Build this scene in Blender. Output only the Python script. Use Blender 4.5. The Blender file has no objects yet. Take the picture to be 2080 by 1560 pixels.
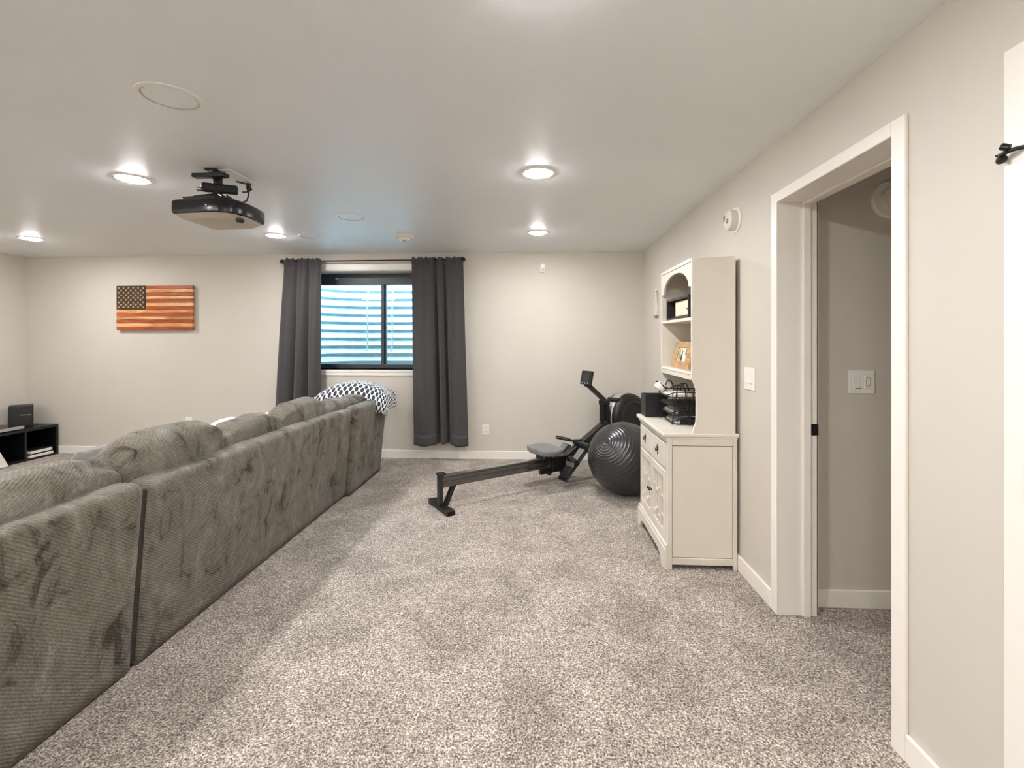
import bpy, bmesh, math, random
from mathutils import Vector, Matrix, noise
random.seed(7)
C = bpy.context.scene.collection
PI = math.pi

# ------------------------------------------------------------------ camera, world, exposure
SC = bpy.context.scene
H = 2.40                      # ceiling height
XW, XL, D, YR = 1.223, -6.245, 5.415, -2.6   # right, left, back and rear wall planes
cam_d = bpy.data.cameras.new('camera'); cam = bpy.data.objects.new('camera', cam_d); C.objects.link(cam)
cam.location = (0, 0, 1.39); cam.rotation_euler = (PI/2, 0, math.radians(2.946))
cam_d.sensor_width = 36; cam_d.lens = 950/2080*36; cam_d.shift_y = -90.5/2080
cam_d.clip_start = .02
SC.camera = cam
w = bpy.data.worlds.new('world'); SC.world = w; w.use_nodes = True
bg = w.node_tree.nodes['Background']; bg.inputs[0].default_value = (.50, .82, 1, 1); bg.inputs[1].default_value = 72.0
SC.view_settings.view_transform = 'Standard'; SC.view_settings.look = 'None'
SC.view_settings.gamma = 1; SC.view_settings.use_curve_mapping = False
SC.view_settings.exposure = 0.0
LAMP = 368.0
SC.cycles.max_bounces = 24; SC.cycles.diffuse_bounces = 20; SC.cycles.glossy_bounces = 6; SC.cycles.transparent_max_bounces = 12
# daylight portal over the open window well (guides sky sampling only)
pl = bpy.data.lights.new('well_portal', 'AREA'); pl.shape = 'RECTANGLE'; pl.size = 2.4; pl.size_y = 1.0
pl.cycles.is_portal = True
po = bpy.data.objects.new('well_portal', pl); po.location = (-1.765, 6.25, 2.62); C.objects.link(po)

# ------------------------------------------------------------------ materials
def lin(c):
    return tuple(((x/255)/12.92 if x/255 <= .04045 else ((x/255+.055)/1.055)**2.4) for x in c) + (1,)
def new_mat(name):
    m = bpy.data.materials.new(name); m.use_nodes = True
    nt = m.node_tree; b = nt.nodes['Principled BSDF']
    return m, nt, b
def N(nt, t, **kw):
    n = nt.nodes.new(t)
    for k, v in kw.items():
        if isinstance(k, str) and hasattr(n, k): setattr(n, k, v)
    return n
def pm(name, rgb, rough=.5, metal=0, var=.05, vs=9, bump=0, bs=180, sheen=0, spec=.5, bd=.002):
    m, nt, b = new_mat(name); L = nt.links
    tc = N(nt, 'ShaderNodeTexCoord'); nz = N(nt, 'ShaderNodeTexNoise')
    nz.inputs['Scale'].default_value = vs; nz.inputs['Detail'].default_value = 3
    L.new(tc.outputs['Object'], nz.inputs['Vector'])
    r = N(nt, 'ShaderNodeValToRGB'); c = lin(rgb)
    r.color_ramp.elements[0].position = .3; r.color_ramp.elements[1].position = .7
    r.color_ramp.elements[0].color = tuple(x*(1-var) for x in c[:3]) + (1,)
    r.color_ramp.elements[1].color = tuple(min(1, x*(1+var)) for x in c[:3]) + (1,)
    L.new(nz.outputs['Fac'], r.inputs['Fac']); L.new(r.outputs['Color'], b.inputs['Base Color'])
    b.inputs['Roughness'].default_value = rough; b.inputs['Metallic'].default_value = metal
    b.inputs['Specular IOR Level'].default_value = spec
    b.inputs['Sheen Weight'].default_value = sheen
    if bump:
        n2 = N(nt, 'ShaderNodeTexNoise'); n2.inputs['Scale'].default_value = bs; n2.inputs['Detail'].default_value = 4
        L.new(tc.outputs['Object'], n2.inputs['Vector'])
        bp = N(nt, 'ShaderNodeBump'); bp.inputs['Strength'].default_value = bump; bp.inputs['Distance'].default_value = bd
        L.new(n2.outputs['Fac'], bp.inputs['Height']); L.new(bp.outputs['Normal'], b.inputs['Normal'])
    return m
def ramp(nt, fac, stops):
    r = N(nt, 'ShaderNodeValToRGB'); e = r.color_ramp.elements
    while len(e) < len(stops): e.new(.5)
    for i, (p, c) in enumerate(stops):
        e[i].position = p; e[i].color = c if len(c) == 4 else tuple(c)+(1,)
    nt.links.new(fac, r.inputs['Fac']); return r.outputs['Color']
def mixc(nt, a, b, fac, mode='MIX'):
    m = N(nt, 'ShaderNodeMix', data_type='RGBA', blend_type=mode)
    for s, v in ((0, fac), (6, a), (7, b)):
        if hasattr(v, 'links'): nt.links.new(v, m.inputs[s])
        else: m.inputs[s].default_value = v
    return m.outputs[2]
def noise_tex(nt, vec, scale, detail=3, rough=.5, dist=0):
    n = N(nt, 'ShaderNodeTexNoise'); n.inputs['Scale'].default_value = scale
    n.inputs['Detail'].default_value = detail; n.inputs['Roughness'].default_value = rough
    n.inputs['Distortion'].default_value = dist
    nt.links.new(vec, n.inputs['Vector']); return n.outputs['Fac']
def mapping(nt, vec, scale=(1, 1, 1), rot=(0, 0, 0)):
    m = N(nt, 'ShaderNodeMapping'); m.inputs['Scale'].default_value = scale; m.inputs['Rotation'].default_value = rot
    nt.links.new(vec, m.inputs['Vector']); return m.outputs['Vector']
def bump(nt, b, h, strength, dist):
    bp = N(nt, 'ShaderNodeBump'); bp.inputs['Strength'].default_value = strength; bp.inputs['Distance'].default_value = dist
    nt.links.new(h, bp.inputs['Height']); nt.links.new(bp.outputs['Normal'], b.inputs['Normal'])

def carpet_mat():
    m, nt, b = new_mat('carpet'); tc = N(nt, 'ShaderNodeTexCoord').outputs['Object']
    a = noise_tex(nt, tc, 125, 2.5, .68, .7)
    base = ramp(nt, a, [(.36, lin((90, 80, 72))), (.50, lin((166, 155, 145))), (.63, lin((236, 226, 214)))])
    c2 = noise_tex(nt, tc, 28, 3, .6)
    mid = ramp(nt, c2, [(.30, (.58, .57, .56)), (.70, (1.14, 1.14, 1.14))])
    base = mixc(nt, base, mid, .8, 'MULTIPLY')
    c3 = noise_tex(nt, tc, 3.2, 4, .6, .8)
    big = ramp(nt, c3, [(.34, (.68, .67, .66)), (.60, (1.05, 1.05, 1.05))])
    base = mixc(nt, base, big, .9, 'MULTIPLY')
    nt.links.new(base, b.inputs['Base Color']); b.inputs['Roughness'].default_value = 1
    b.inputs['Specular IOR Level'].default_value = .1; b.inputs['Sheen Weight'].default_value = .2
    bump(nt, b, a, .55, .006); return m

def sofa_mat(name, ribdir):
    m, nt, b = new_mat(name); tc = N(nt, 'ShaderNodeTexCoord').outputs['Object']
    wv = N(nt, 'ShaderNodeTexWave', wave_type='BANDS', bands_direction='Z'); wv.inputs['Scale'].default_value = 30
    wv.inputs['Distortion'].default_value = 2.6; wv.inputs['Detail'].default_value = 2; wv.inputs['Detail Scale'].default_value = 2.4
    nt.links.new(mapping(nt, tc, (1, 1, 1), ribdir), wv.inputs['Vector'])
    fine = noise_tex(nt, tc, 120, 2, .6)
    nap = noise_tex(nt, mapping(nt, tc, (1, 1.7, 1)), 5.2, 5, .66, .9)
    col = ramp(nt, nap, [(.33, lin((62, 57, 48))), (.43, lin((108, 102, 91))), (.56, lin((119, 114, 103))), (.70, lin((138, 134, 124)))])
    rib = ramp(nt, wv.outputs['Fac'], [(.1, (.76, .76, .76)), (.8, (1.10, 1.10, 1.10))])
    amt = ramp(nt, noise_tex(nt, tc, 3, 2), [(.45, (.06, .06, .06)), (.66, (1, 1, 1))])
    col = mixc(nt, col, rib, amt, 'MULTIPLY')
    fr = ramp(nt, fine, [(.3, (.62, .62, .62)), (.7, (1.28, 1.28, 1.28))])
    col = mixc(nt, col, fr, .75, 'MULTIPLY')
    nt.links.new(col, b.inputs['Base Color']); b.inputs['Roughness'].default_value = .95
    b.inputs['Specular IOR Level'].default_value = .15; b.inputs['Sheen Weight'].default_value = .12; b.inputs['Sheen Roughness'].default_value = .45
    hsum = N(nt, 'ShaderNodeMath', operation='ADD'); nt.links.new(wv.outputs['Fac'], hsum.inputs[0]); nt.links.new(fine, hsum.inputs[1])
    bump(nt, b, hsum.outputs[0], .5, .003); return m

def wood_mat(name, c0, c1, c2, scale=1.0):
    m, nt, b = new_mat(name); tc = N(nt, 'ShaderNodeTexCoord').outputs['Object']
    ob = N(nt, 'ShaderNodeObjectInfo')
    v = N(nt, 'ShaderNodeVectorMath', operation='ADD'); nt.links.new(tc, v.inputs[0])
    sc_ = N(nt, 'ShaderNodeVectorMath', operation='SCALE'); nt.links.new(ob.outputs['Location'], sc_.inputs[0]); sc_.inputs['Scale'].default_value = 7.3
    nt.links.new(sc_.outputs[0], v.inputs[1])
    f = noise_tex(nt, mapping(nt, v.outputs[0], (4*scale, 10*scale, 40*scale)), 1, 4, .6, .6)
    col = ramp(nt, f, [(.28, lin(c0)), (.5, lin(c1)), (.72, lin(c2))])
    nt.links.new(col, b.inputs['Base Color']); b.inputs['Roughness'].default_value = .3
    bump(nt, b, f, .15, .002); return m

def cloth_mat(name, rgb):
    m, nt, b = new_mat(name); tc = N(nt, 'ShaderNodeTexCoord').outputs['Object']; c = lin(rgb)
    f = noise_tex(nt, mapping(nt, tc, (1, 1, .25)), 340, 2, .6)
    col = ramp(nt, f, [(.3, tuple(x*.78 for x in c[:3])), (.7, tuple(x*1.22 for x in c[:3]))])
    nt.links.new(col, b.inputs['Base Color']); b.inputs['Roughness'].default_value = .95
    b.inputs['Specular IOR Level'].default_value = .15; b.inputs['Sheen Weight'].default_value = .15
    bump(nt, b, f, .3, .001); return m

def pattern_mat():
    m, nt, b = new_mat('lattice_throw'); uv = N(nt, 'ShaderNodeTexCoord').outputs['UV']
    v = mapping(nt, uv, (1, 1, 1), (0, 0, PI/4))
    fr = N(nt, 'ShaderNodeVectorMath', operation='FRACTION'); nt.links.new(v, fr.inputs[0])
    sb = N(nt, 'ShaderNodeVectorMath', operation='SUBTRACT'); nt.links.new(fr.outputs[0], sb.inputs[0]); sb.inputs[1].default_value = (.5, .5, 0)
    ml = N(nt, 'ShaderNodeVectorMath', operation='MULTIPLY'); nt.links.new(sb.outputs[0], ml.inputs[0]); ml.inputs[1].default_value = (1, 1, 0)
    ln = N(nt, 'ShaderNodeVectorMath', operation='LENGTH'); nt.links.new(ml.outputs[0], ln.inputs[0])
    col = ramp(nt, ln.outputs['Value'], [(.40, lin((38, 42, 56))), (.45, lin((226, 226, 226)))])
    nt.links.new(col, b.inputs['Base Color']); b.inputs['Roughness'].default_value = .95
    b.inputs['Sheen Weight'].default_value = .3
    bump(nt, b, noise_tex(nt, uv, 8, 3), .4, .004); return m

def emit_mat(name, rgb, s):
    m, nt, b = new_mat(name)
    b.inputs['Base Color'].default_value = (.9, .9, .9, 1)
    b.inputs['Emission Color'].default_value = rgb + (1,); b.inputs['Emission Strength'].default_value = s
    return m
def glass_mat():
    m, nt, b = new_mat('window_glass'); nt.nodes.remove(b); out = nt.nodes['Material Output']
    t = N(nt, 'ShaderNodeBsdfTransparent'); t.inputs[0].default_value = (.93, .97, .97, 1)
    g = N(nt, 'ShaderNodeBsdfGlossy'); g.inputs['Roughness'].default_value = .02
    fz = N(nt, 'ShaderNodeFresnel'); fz.inputs[0].default_value = 1.45
    mx = N(nt, 'ShaderNodeMixShader'); nt.links.new(fz.outputs[0], mx.inputs[0]); nt.links.new(t.outputs[0], mx.inputs[1]); nt.links.new(g.outputs[0], mx.inputs[2])
    nt.links.new(mx.outputs[0], out.inputs[0]); return m
def chipped_mat():
    m, nt, b = new_mat('chipped_white_paint'); tc = N(nt, 'ShaderNodeTexCoord').outputs['Object']
    f = noise_tex(nt, tc, 14, 5, .7)
    base = ramp(nt, noise_tex(nt, tc, 5, 3), [(.3, lin((216, 209, 196))), (.7, lin((228, 222, 210)))])
    worn = ramp(nt, f, [(.235, lin((110, 96, 80))), (.26, (1, 1, 1))])
    nt.links.new(mixc(nt, base, worn, 1, 'MULTIPLY'), b.inputs['Base Color']); b.inputs['Roughness'].default_value = .45
    bump(nt, b, f, .1, .002); return m

M = dict(
    wall=pm('wall_paint', (207, 201, 190), .6, var=.012, vs=3, bump=.12, bs=90, spec=.3),
    ceil=pm('ceiling_paint', (236, 239, 241), .45, var=.012, vs=3, bump=.2, bs=110, spec=.5),
    trim=pm('trim_paint', (240, 235, 226), .35, var=.01),
    white=pm('white_plastic', (236, 233, 226), .35, var=.015),
    offw=pm('aged_white_plastic', (222, 216, 206), .4, var=.03, vs=40),
    carpet=carpet_mat(),
    sofa=sofa_mat('sofa_chenille', (math.radians(36), 0, 0)), sofa2=sofa_mat('sofa_chenille_cross', (math.radians(-35), math.radians(25), 0)),
    gapshade=pm('seam_shade_cloth', (50, 46, 38), .95, var=.3, vs=60, bump=.4, bs=150),
    curtain=cloth_mat('curtain_cloth', (74, 72, 72)),
    black=pm('black_metal', (17, 17, 18), .38, var=.1), blackp=pm('black_plastic', (20, 20, 21), .45, var=.12, vs=30),
    gloss=pm('black_gloss', (20, 20, 21), .24, var=.1), blackw=pm('black_wood', (16, 15, 15), .4, var=.2, vs=20),
    dgrey=pm('dark_grey_metal', (46, 46, 45), .36, .2, var=.06), grey=pm('grey_plastic', (120, 120, 119), .5, var=.04),
    rail=pm('rail_aluminium', (112, 112, 112), .16, .95, var=.1), steel=pm('steel', (200, 200, 200), .3, 1, var=.05),
    ball=pm('ball_rubber', (46, 46, 48), .25, spec=.7, var=.05, vs=5, bump=.05, bs=60),
    cab=chipped_mat(), cabside=pm('cabinet_side_paint', (224, 218, 205), .5, var=.02, vs=6),
    cabin=pm('cabinet_inside_and_fret_shade', (182, 172, 156), .55, var=.03),
    frame=pm('window_frame_bronze', (58, 64, 70), .4, var=.06), glass=glass_mat(),
    well=pm('galvanised_steel', (118, 134, 142), .5, .15, var=.12, vs=7, bump=.1, bs=30),
    gravel=pm('gravel', (120, 116, 110), .9, var=.3, vs=60, bump=.8, bs=60, bd=.02),
    cedar=wood_mat('cedar', (126, 52, 26), (166, 80, 42), (192, 108, 66)), pine=wood_mat('pine', (170, 92, 52), (216, 160, 106), (240, 206, 156)),
    canton=wood_mat('burnt_wood', (38, 28, 18), (62, 46, 30), (84, 64, 40)), star=pm('star_wood', (178, 152, 124), .5, var=.15, vs=60),
    oak=wood_mat('oak_frame', (146, 108, 66), (182, 142, 94), (206, 168, 120)),
    paper=pm('paper', (232, 229, 222), .7, var=.04, vs=30), mag=pm('magazine', (120, 104, 100), .4, var=.3, vs=50),
    throw=pattern_mat(), pillow=pm('white_fabric', (226, 221, 212), .95, var=.04, vs=30, bump=.3, bs=120, sheen=.3),
    fleece=pm('grey_fleece', (84, 81, 76), .95, var=.25, vs=26, bump=.6, bs=60, sheen=.5),
    brass=pm('dark_brass', (66, 58, 48), .35, .8, var=.2, vs=60),
    tan=pm('projector_base', (188, 176, 162), .45, var=.05), lens=pm('lens_glass', (40, 44, 60), .05),
    lamp=emit_mat('lamp_glow', (1, .985, .995), LAMP), screen=pm('lcd', (58, 60, 60), .2, var=.05),
    cord=pm('white_cord', (226, 222, 212), .7, var=.05), silver=pm('silver_plastic', (172, 172, 172), .35, .3, var=.06),
    photo=pm('photo_print', (236, 228, 206), .3, var=.03, vs=14), dark=pm('dark_print', (44, 42, 44), .4, var=.2, vs=40), green=pm('foliage_print', (150, 150, 126), .4, var=.3, vs=60),
    strap=pm('black_strap', (24, 24, 24), .8, var=.2, vs=60),
)

# ------------------------------------------------------------------ mesh helpers
LOCAL = set()
class MB:
    def __init__(s): s.bm = bmesh.new(); s.uv = None
    def face(s, vs):
        try: return s.bm.faces.new(vs)
        except ValueError: return None
    def hexa(s, p):
        v = [s.bm.verts.new(q) for q in p]
        for f in ((0,3,2,1),(4,5,6,7),(0,1,5,4),(1,2,6,5),(2,3,7,6),(3,0,4,7)): s.face([v[i] for i in f])
        return s
    def box(s, x0, y0, z0, x1, y1, z1):
        return s.hexa([(x0,y0,z0),(x1,y0,z0),(x1,y1,z0),(x0,y1,z0),(x0,y0,z1),(x1,y0,z1),(x1,y1,z1),(x0,y1,z1)])
    def beam(s, p0, p1, wid, hgt, side=(0,1,0)):
        p0, p1 = Vector(p0), Vector(p1); d = (p1-p0).normalized(); a = Vector(side); a = (a-d*a.dot(d)).normalized(); b = d.cross(a)
        q = []
        for p in (p0, p1):
            for sx, sy in ((-1,-1),(1,-1),(1,1),(-1,1)): q.append(p+a*wid/2*sx+b*hgt/2*sy)
        return s.hexa(q)
    def tube(s, pts, r, seg=8, closed=False, cap=True):
        pts = [Vector(p) for p in pts]; n = len(pts); rings = []; prev = None
        for i, p in enumerate(pts):
            if closed: t = pts[(i+1) % n]-pts[i-1]
            else: t = pts[min(i+1, n-1)]-pts[max(i-1, 0)]
            t.normalize()
            if prev is None:
                a = Vector((0,0,1)) if abs(t.z) < .9 else Vector((1,0,0))
                a = (a-t*a.dot(t)).normalized()
            else: a = (prev-t*prev.dot(t)).normalized()
            prev = a; b = t.cross(a); rr = r[i] if isinstance(r, (list, tuple)) else r
            rings.append([s.bm.verts.new(p+(a*math.cos(k*2*PI/seg)+b*math.sin(k*2*PI/seg))*rr) for k in range(seg)])
        m = n if closed else n-1
        for i in range(m):
            A, B = rings[i], rings[(i+1) % n]
            for k in range(seg): s.face([A[k], A[(k+1)%seg], B[(k+1)%seg], B[k]])
        if cap and not closed: s.face(rings[0][::-1]); s.face(rings[-1])
        return s
    def lathe(s, prof, org=(0,0,0), axis=(0,0,1), seg=32):
        ax = Vector(axis).normalized(); a = Vector((1,0,0)) if abs(ax.x) < .9 else Vector((0,0,1))
        a = (a-ax*a.dot(ax)).normalized(); b = ax.cross(a); o = Vector(org); rings = []
        for r, z in prof:
            if r < 1e-6: rings.append([s.bm.verts.new(o+ax*z)])
            else: rings.append([s.bm.verts.new(o+ax*z+(a*math.cos(k*2*PI/seg)+b*math.sin(k*2*PI/seg))*r) for k in range(seg)])
        for A, B in zip(rings, rings[1:]):
            for k in range(seg):
                k2 = (k+1) % seg
                if len(A) == 1 and len(B) == 1: continue
                if len(A) == 1: s.face([A[0], B[k2], B[k]])
                elif len(B) == 1: s.face([A[k], A[k2], B[0]])
                else: s.face([A[k], A[k2], B[k2], B[k]])
        if len(rings[0]) > 1: s.face(rings[0][::-1])
        if len(rings[-1]) > 1: s.face(rings[-1])
        return s
    def prism(s, poly, axis, a, b):
        """poly of 2D points extruded along axis between a and b"""
        def mk(p, t): return {'x': (t, p[0], p[1]), 'y': (p[0], t, p[1]), 'z': (p[0], p[1], t)}[axis]
        A = [s.bm.verts.new(mk(p, a)) for p in poly]; B = [s.bm.verts.new(mk(p, b)) for p in poly]; n = len(poly)
        s.face(A[::-1]); s.face(B)
        for i in range(n): s.face([A[i], A[(i+1)%n], B[(i+1)%n], B[i]])
        return s
    def loft(s, rings, cap=True):
        R = [[s.bm.verts.new(p) for p in r] for r in rings]; n = len(R[0])
        for A, B in zip(R, R[1:]):
            for i in range(n): s.face([A[i], A[(i+1)%n], B[(i+1)%n], B[i]])
        if cap: s.face(R[0][::-1]); s.face(R[-1])
        return s
    def grid(s, fn, nu, nv, closed_u=False, uvf=None):
        V = [[s.bm.verts.new(fn(i/nu, j/nv)) for j in range(nv+1)] for i in range(nu if closed_u else nu+1)]
        if uvf: s.uv = s.bm.loops.layers.uv.verify()
        m = len(V)
        for i in range(nu):
            for j in range(nv):
                f = s.face([V[i][j], V[(i+1)%m][j], V[(i+1)%m][j+1], V[i][j+1]])
                if f and uvf:
                    for l, (a, c) in zip(f.loops, ((i,j),(i+1,j),(i+1,j+1),(i,j+1))): l[s.uv].uv = uvf(a/nu, c/nv)
        return s
    def build(s, name, mat, parent=None, smooth=False, bevel=0, seg=2, solid=0, subsurf=0):
        bmesh.ops.recalc_face_normals(s.bm, faces=s.bm.faces[:])
        root = parent
        while root is not None and root.parent: root = root.parent
        if root is not None and root.name not in LOCAL:
            o = root.location; bmesh.ops.translate(s.bm, verts=s.bm.verts[:], vec=(-o.x, -o.y, -o.z))
        me = bpy.data.meshes.new(name); s.bm.to_mesh(me); s.bm.free()
        ob = bpy.data.objects.new(name, me); C.objects.link(ob)
        for m in (mat if isinstance(mat, list) else [mat]): me.materials.append(m)
        if parent is not None: ob.parent = parent
        if smooth:
            for p in me.polygons: p.use_smooth = True
            if smooth != 'all':
                for e in me.edges: pass
                md = ob.modifiers.new('wn', 'EDGE_SPLIT'); md.split_angle = math.radians(38)
        if solid: md = ob.modifiers.new('solid', 'SOLIDIFY'); md.thickness = solid; md.offset = 0
        if bevel:
            md = ob.modifiers.new('bevel', 'BEVEL'); md.width = bevel; md.segments = seg; md.limit_method = 'ANGLE'
        if subsurf: md = ob.modifiers.new('sub', 'SUBSURF'); md.levels = subsurf; md.render_levels = subsurf
        return ob
def tag(o, label=None, cat=None, group=None, kind=None):
    for k, v in (('label', label), ('category', cat), ('group', group), ('kind', kind)):
        if v: o[k] = v
    return o
def thing(name, label, cat, loc, group=None, rz=0, local=False):
    o = bpy.data.objects.new(name, None); o.empty_display_size = .1; C.objects.link(o); o.location = loc; o.rotation_euler = (0, 0, rz)
    if local: LOCAL.add(o.name)
    return tag(o, label, cat, group)
def struct(name, mb=None, mat=None, loc=(0,0,0), **kw):
    if mb is None:
        o = bpy.data.objects.new(name, None); C.objects.link(o); o.location = loc
    else: o = mb.build(name, mat, **kw)
    o['kind'] = 'structure'; return o
def dup(root, loc, label, group=None):
    r = root.copy(); C.objects.link(r); r.location = loc; r['label'] = label
    if group: r['group'] = group
    for ch in root.children:
        c = ch.copy(); C.objects.link(c); c.parent = r
        for g in ch.children: d = g.copy(); C.objects.link(d); d.parent = c
    return r
def nz3(p, s): return noise.noise(Vector(p)*s)

# ------------------------------------------------------------------ room shell
struct('floor', MB().box(XL-.2, YR-.2, -.12, 3.0, D+.2, 0), M['carpet'])
struct('ceiling', MB().box(XL-.2, YR-.2, H, 3.0, D+.36, H+.12), M['ceil'])
WX0, WX1, WZ0, WZ1, WD = -2.86, -.92, 1.034, 2.21, .35      # window opening
o = MB(); T = D+WD
o.box(XL-.2, D, 0, WX0, T, H).box(WX1, D, 0, 3.0, T, H).box(WX0, D, 0, WX1, T, WZ0).box(WX0, D, WZ1, WX1, T, H)
struct('wall_back', o, M['wall'])
struct('wall_left', MB().box(XL-.2, YR-.2, 0, XL, D, H), M['wall'])
struct('wall_rear', MB().box(XL, YR-.2, 0, 3.0, YR, H), M['wall'])
DY0, DY1, DZ, XH = 1.665, 2.425, 2.082, 1.405               # doorway in the right wall
EY0, EY1 = .42, 1.222                                       # second door, mostly out of frame
o = MB()
o.box(XW, DY1+.012, 0, XH, D, H).box(XW, DY0-.012, DZ+.012, XH, DY1+.012, H).box(XW, EY1+.012, 0, XH, DY0-.012, H)
o.box(XW, EY0-.012, DZ+.012, XH, EY1+.012, H).box(XW, YR, 0, XH, EY0-.012, H)
struct('wall_right', o, M['wall'])
struct('wall_hall_back', MB().box(XH, 2.513, 0, 2.35, 2.66, H), M['wall'])
struct('wall_hall_right', MB().box(2.35, YR, 0, 3.0, 2.66, H), M['wall'])
struct('wall_hall_front', MB().box(XH, .9, 0, 2.35, 1.0, H), M['wall'])
def bb(name, pts, x0, y0, x1, y1): 
    return struct(name, MB().box(x0, y0, 0, x1, y1, .095), M['trim'], bevel=.005)
bb('baseboard_back', 0, XL, D-.014, XW, D)
bb('baseboard_left', 0, XL, YR, XL+.014, D-.014)
bb('baseboard_right', 0, XW-.014, DY1+.058, XW, D-.014)
bb('baseboard_right_near', 0, XW-.014, EY1+.058, XW, DY0-.064)
bb('baseboard_hall', 0, XH+.012, 2.499, 2.35, 2.513)

# ------------------------------------------------------------------ doorway (no door leaf in view)
d1 = struct('door_1', loc=(XW, DY0, 0))
c = MB(); cw = .058
c.box(XW-.013, DY1, 0, XW, DY1+cw, DZ+cw-.006); c.build('casing', M['trim'], d1, bevel=.004)
MB().box(XW-.013, DY0-.064, 0, XW, DY0-.002, DZ+cw-.006).build('casing', M['trim'], d1, bevel=.004)
MB().box(XW-.013, DY0-.002, DZ, XW, DY1, DZ+cw-.006).build('casing', M['trim'], d1, bevel=.004)
MB().box(XW-.006, DY1, 0, XH+.011, DY1+.011, DZ).build('jamb', M['trim'], d1, bevel=.0015)
MB().box(XW-.006, DY0-.011, 0, XH+.011, DY0, DZ).build('jamb', M['trim'], d1, bevel=.0015)
MB().box(XW-.006, DY0-.011, DZ, XH+.011, DY1+.011, DZ+.011).build('jamb', M['trim'], d1, bevel=.0015)
MB().box(1.338, DY1-.012, 0, 1.375, DY1, DZ).build('stop', M['trim'], d1, bevel=.003)
MB().box(1.338, DY0, 0, 1.375, DY0+.012, DZ).build('stop', M['trim'], d1, bevel=.003)
MB().box(1.338, DY0+.012, DZ-.012, 1.375, DY1-.012, DZ).build('stop', M['trim'], d1, bevel=.003)
for y0, y1 in ((DY1, DY1+cw), (DY0-cw, DY0)): MB().box(XH+.0, y0, 0, XH+.012, y1, DZ).build('casing', M['trim'], d1, bevel=.004)
sp = MB().box(1.380, DY1-.004, .908, 1.4155, DY1, .965).build('strike_plate', M['gloss'], d1, bevel=.002); sp['label'] = 'black latch strike plate'
MB().box(1.388, DY1-.0055, .925, 1.402, DY1-.0035, .95).build('latch_opening', M['blackp'], sp)

# ------------------------------------------------------------------ second door at the right edge
d2 = struct('door_2', loc=(XW, EY1, 0))
MB().box(XW-.013, EY1, 0, XW, EY1+.056, DZ+.052).build('casing', M['trim'], d2, bevel=.004)
MB().box(XW-.013, EY0-.056, 0, XW, EY0, DZ+.052).build('casing', M['trim'], d2, bevel=.004)
MB().box(XW-.013, EY0, DZ, XW, EY1, DZ+.052).build('casing', M['trim'], d2, bevel=.004)
MB().box(XW-.006, EY1, 0, XH, EY1+.011, DZ).build('jamb', M['trim'], d2)
MB().box(XW-.006, EY0-.011, 0, XH, EY0, DZ).build('jamb', M['trim'], d2)
MB().box(XW-.006, EY0, DZ, XH, EY1, DZ+.011).build('jamb', M['trim'], d2)
leaf = MB().box(XW, EY0+.003, .01, XW+.035, EY1-.003, DZ-.003).build('door_leaf', M['trim'], d2, bevel=.002)
for z in (.20, .99, 1.755):
    hb = MB().lathe([(0, 0), (.007, 0), (.007, .089), (.004, .095), (0, .097)], (XW-.007, EY1-.0005, z), seg=12).build('hinge', M['black'], d2, smooth=True)
    MB().box(XW-.002, EY1-.02, z, XW, EY1-.008, z+.089).build('hinge_leaf', M['black'], hb)
st = thing('hinge_pin_door_stop', 'black hinge pin door stop on white casing at far right edge', 'door stop', (XW-.02, EY1, 1.86))
MB().tube([(XW-.012, EY1, 1.868), (XW-.03, EY1+.012, 1.866), (XW-.033, EY1+.03, 1.864), (XW-.03, EY1+.046, 1.862)], .0055, 10).build('arm', M['black'], st, smooth=True)
MB().lathe([(0, 0), (.009, 0), (.009, .016), (0, .016)], (XW-.034, EY1+.018, 1.872), (-.2, .35, .25), 14).build('adjusting_nut', M['black'], st, smooth=True)
MB().lathe([(0, 0), (.009, .001), (.011, .01), (.008, .02), (0, .021)], (XW-.030, EY1+.036, 1.854), (.35, 1, -.15), 14).build('bumper', M['brass'], st, smooth=True)
MB().tube([(XW-.030, EY1+.03, 1.866), (XW-.03, EY1+.056, 1.866)], .003, 8).build('threaded_rod', M['black'], st, smooth=True)

# ------------------------------------------------------------------ window
w1 = struct('window_1', loc=(-1.77, D, WZ0))
fy0, fy1 = D+WD-.09, D+WD-.01
MB().box(WX0-.01, D-.02, WZ0-.028, WX1+.01, fy0, WZ0).build('sill', M['trim'], w1, bevel=.004)
MB().box(WX0-.005, D-.014, WZ0-.068, WX1+.005, D, WZ0-.028).build('apron', M['trim'], w1, bevel=.003)
MB().box(WX0-.06, D-.014, WZ1, WX1+.06, D, WZ1+.07).build('head_casing', M['trim'], w1, bevel=.003)
for x0, x1 in ((WX0-.06, WX0), (WX1, WX1+.06)): MB().box(x0, D-.014, WZ0, x1, D, WZ1).build('side_casing', M['trim'], w1, bevel=.003)
for x0, x1 in ((WX0, WX0+.01), (WX1-.01, WX1)): MB().box(x0, D, WZ0, x1, fy0, WZ1).build('reveal_liner', M['trim'], w1)
MB().box(WX0, D, WZ1-.01, WX1, fy0, WZ1).build('reveal_liner', M['trim'], w1)
fr = MB(); fr.box(WX0, fy0, WZ1-.145, WX1, fy1, WZ1).box(WX0, fy0, WZ0, WX1, fy1, WZ0+.05).box(WX0, fy0, WZ0+.05, WX0+.04, fy1, WZ1-.145).box(WX1-.04, fy0, WZ0+.05, WX1, fy1, WZ1-.145)
fr = fr.build('window_frame', M['frame'], w1, bevel=.004)
MB().box(WX0, fy0-.012, WZ1-.035, WX1, fy0, WZ1-.011).build('head_track', M['frame'], fr, bevel=.002)
mx = -1.888
MB().box(mx-.02, fy0-.004, WZ0+.05, mx+.02, fy1, WZ1-.145).build('mullion', M['frame'], w1, bevel=.004)
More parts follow.
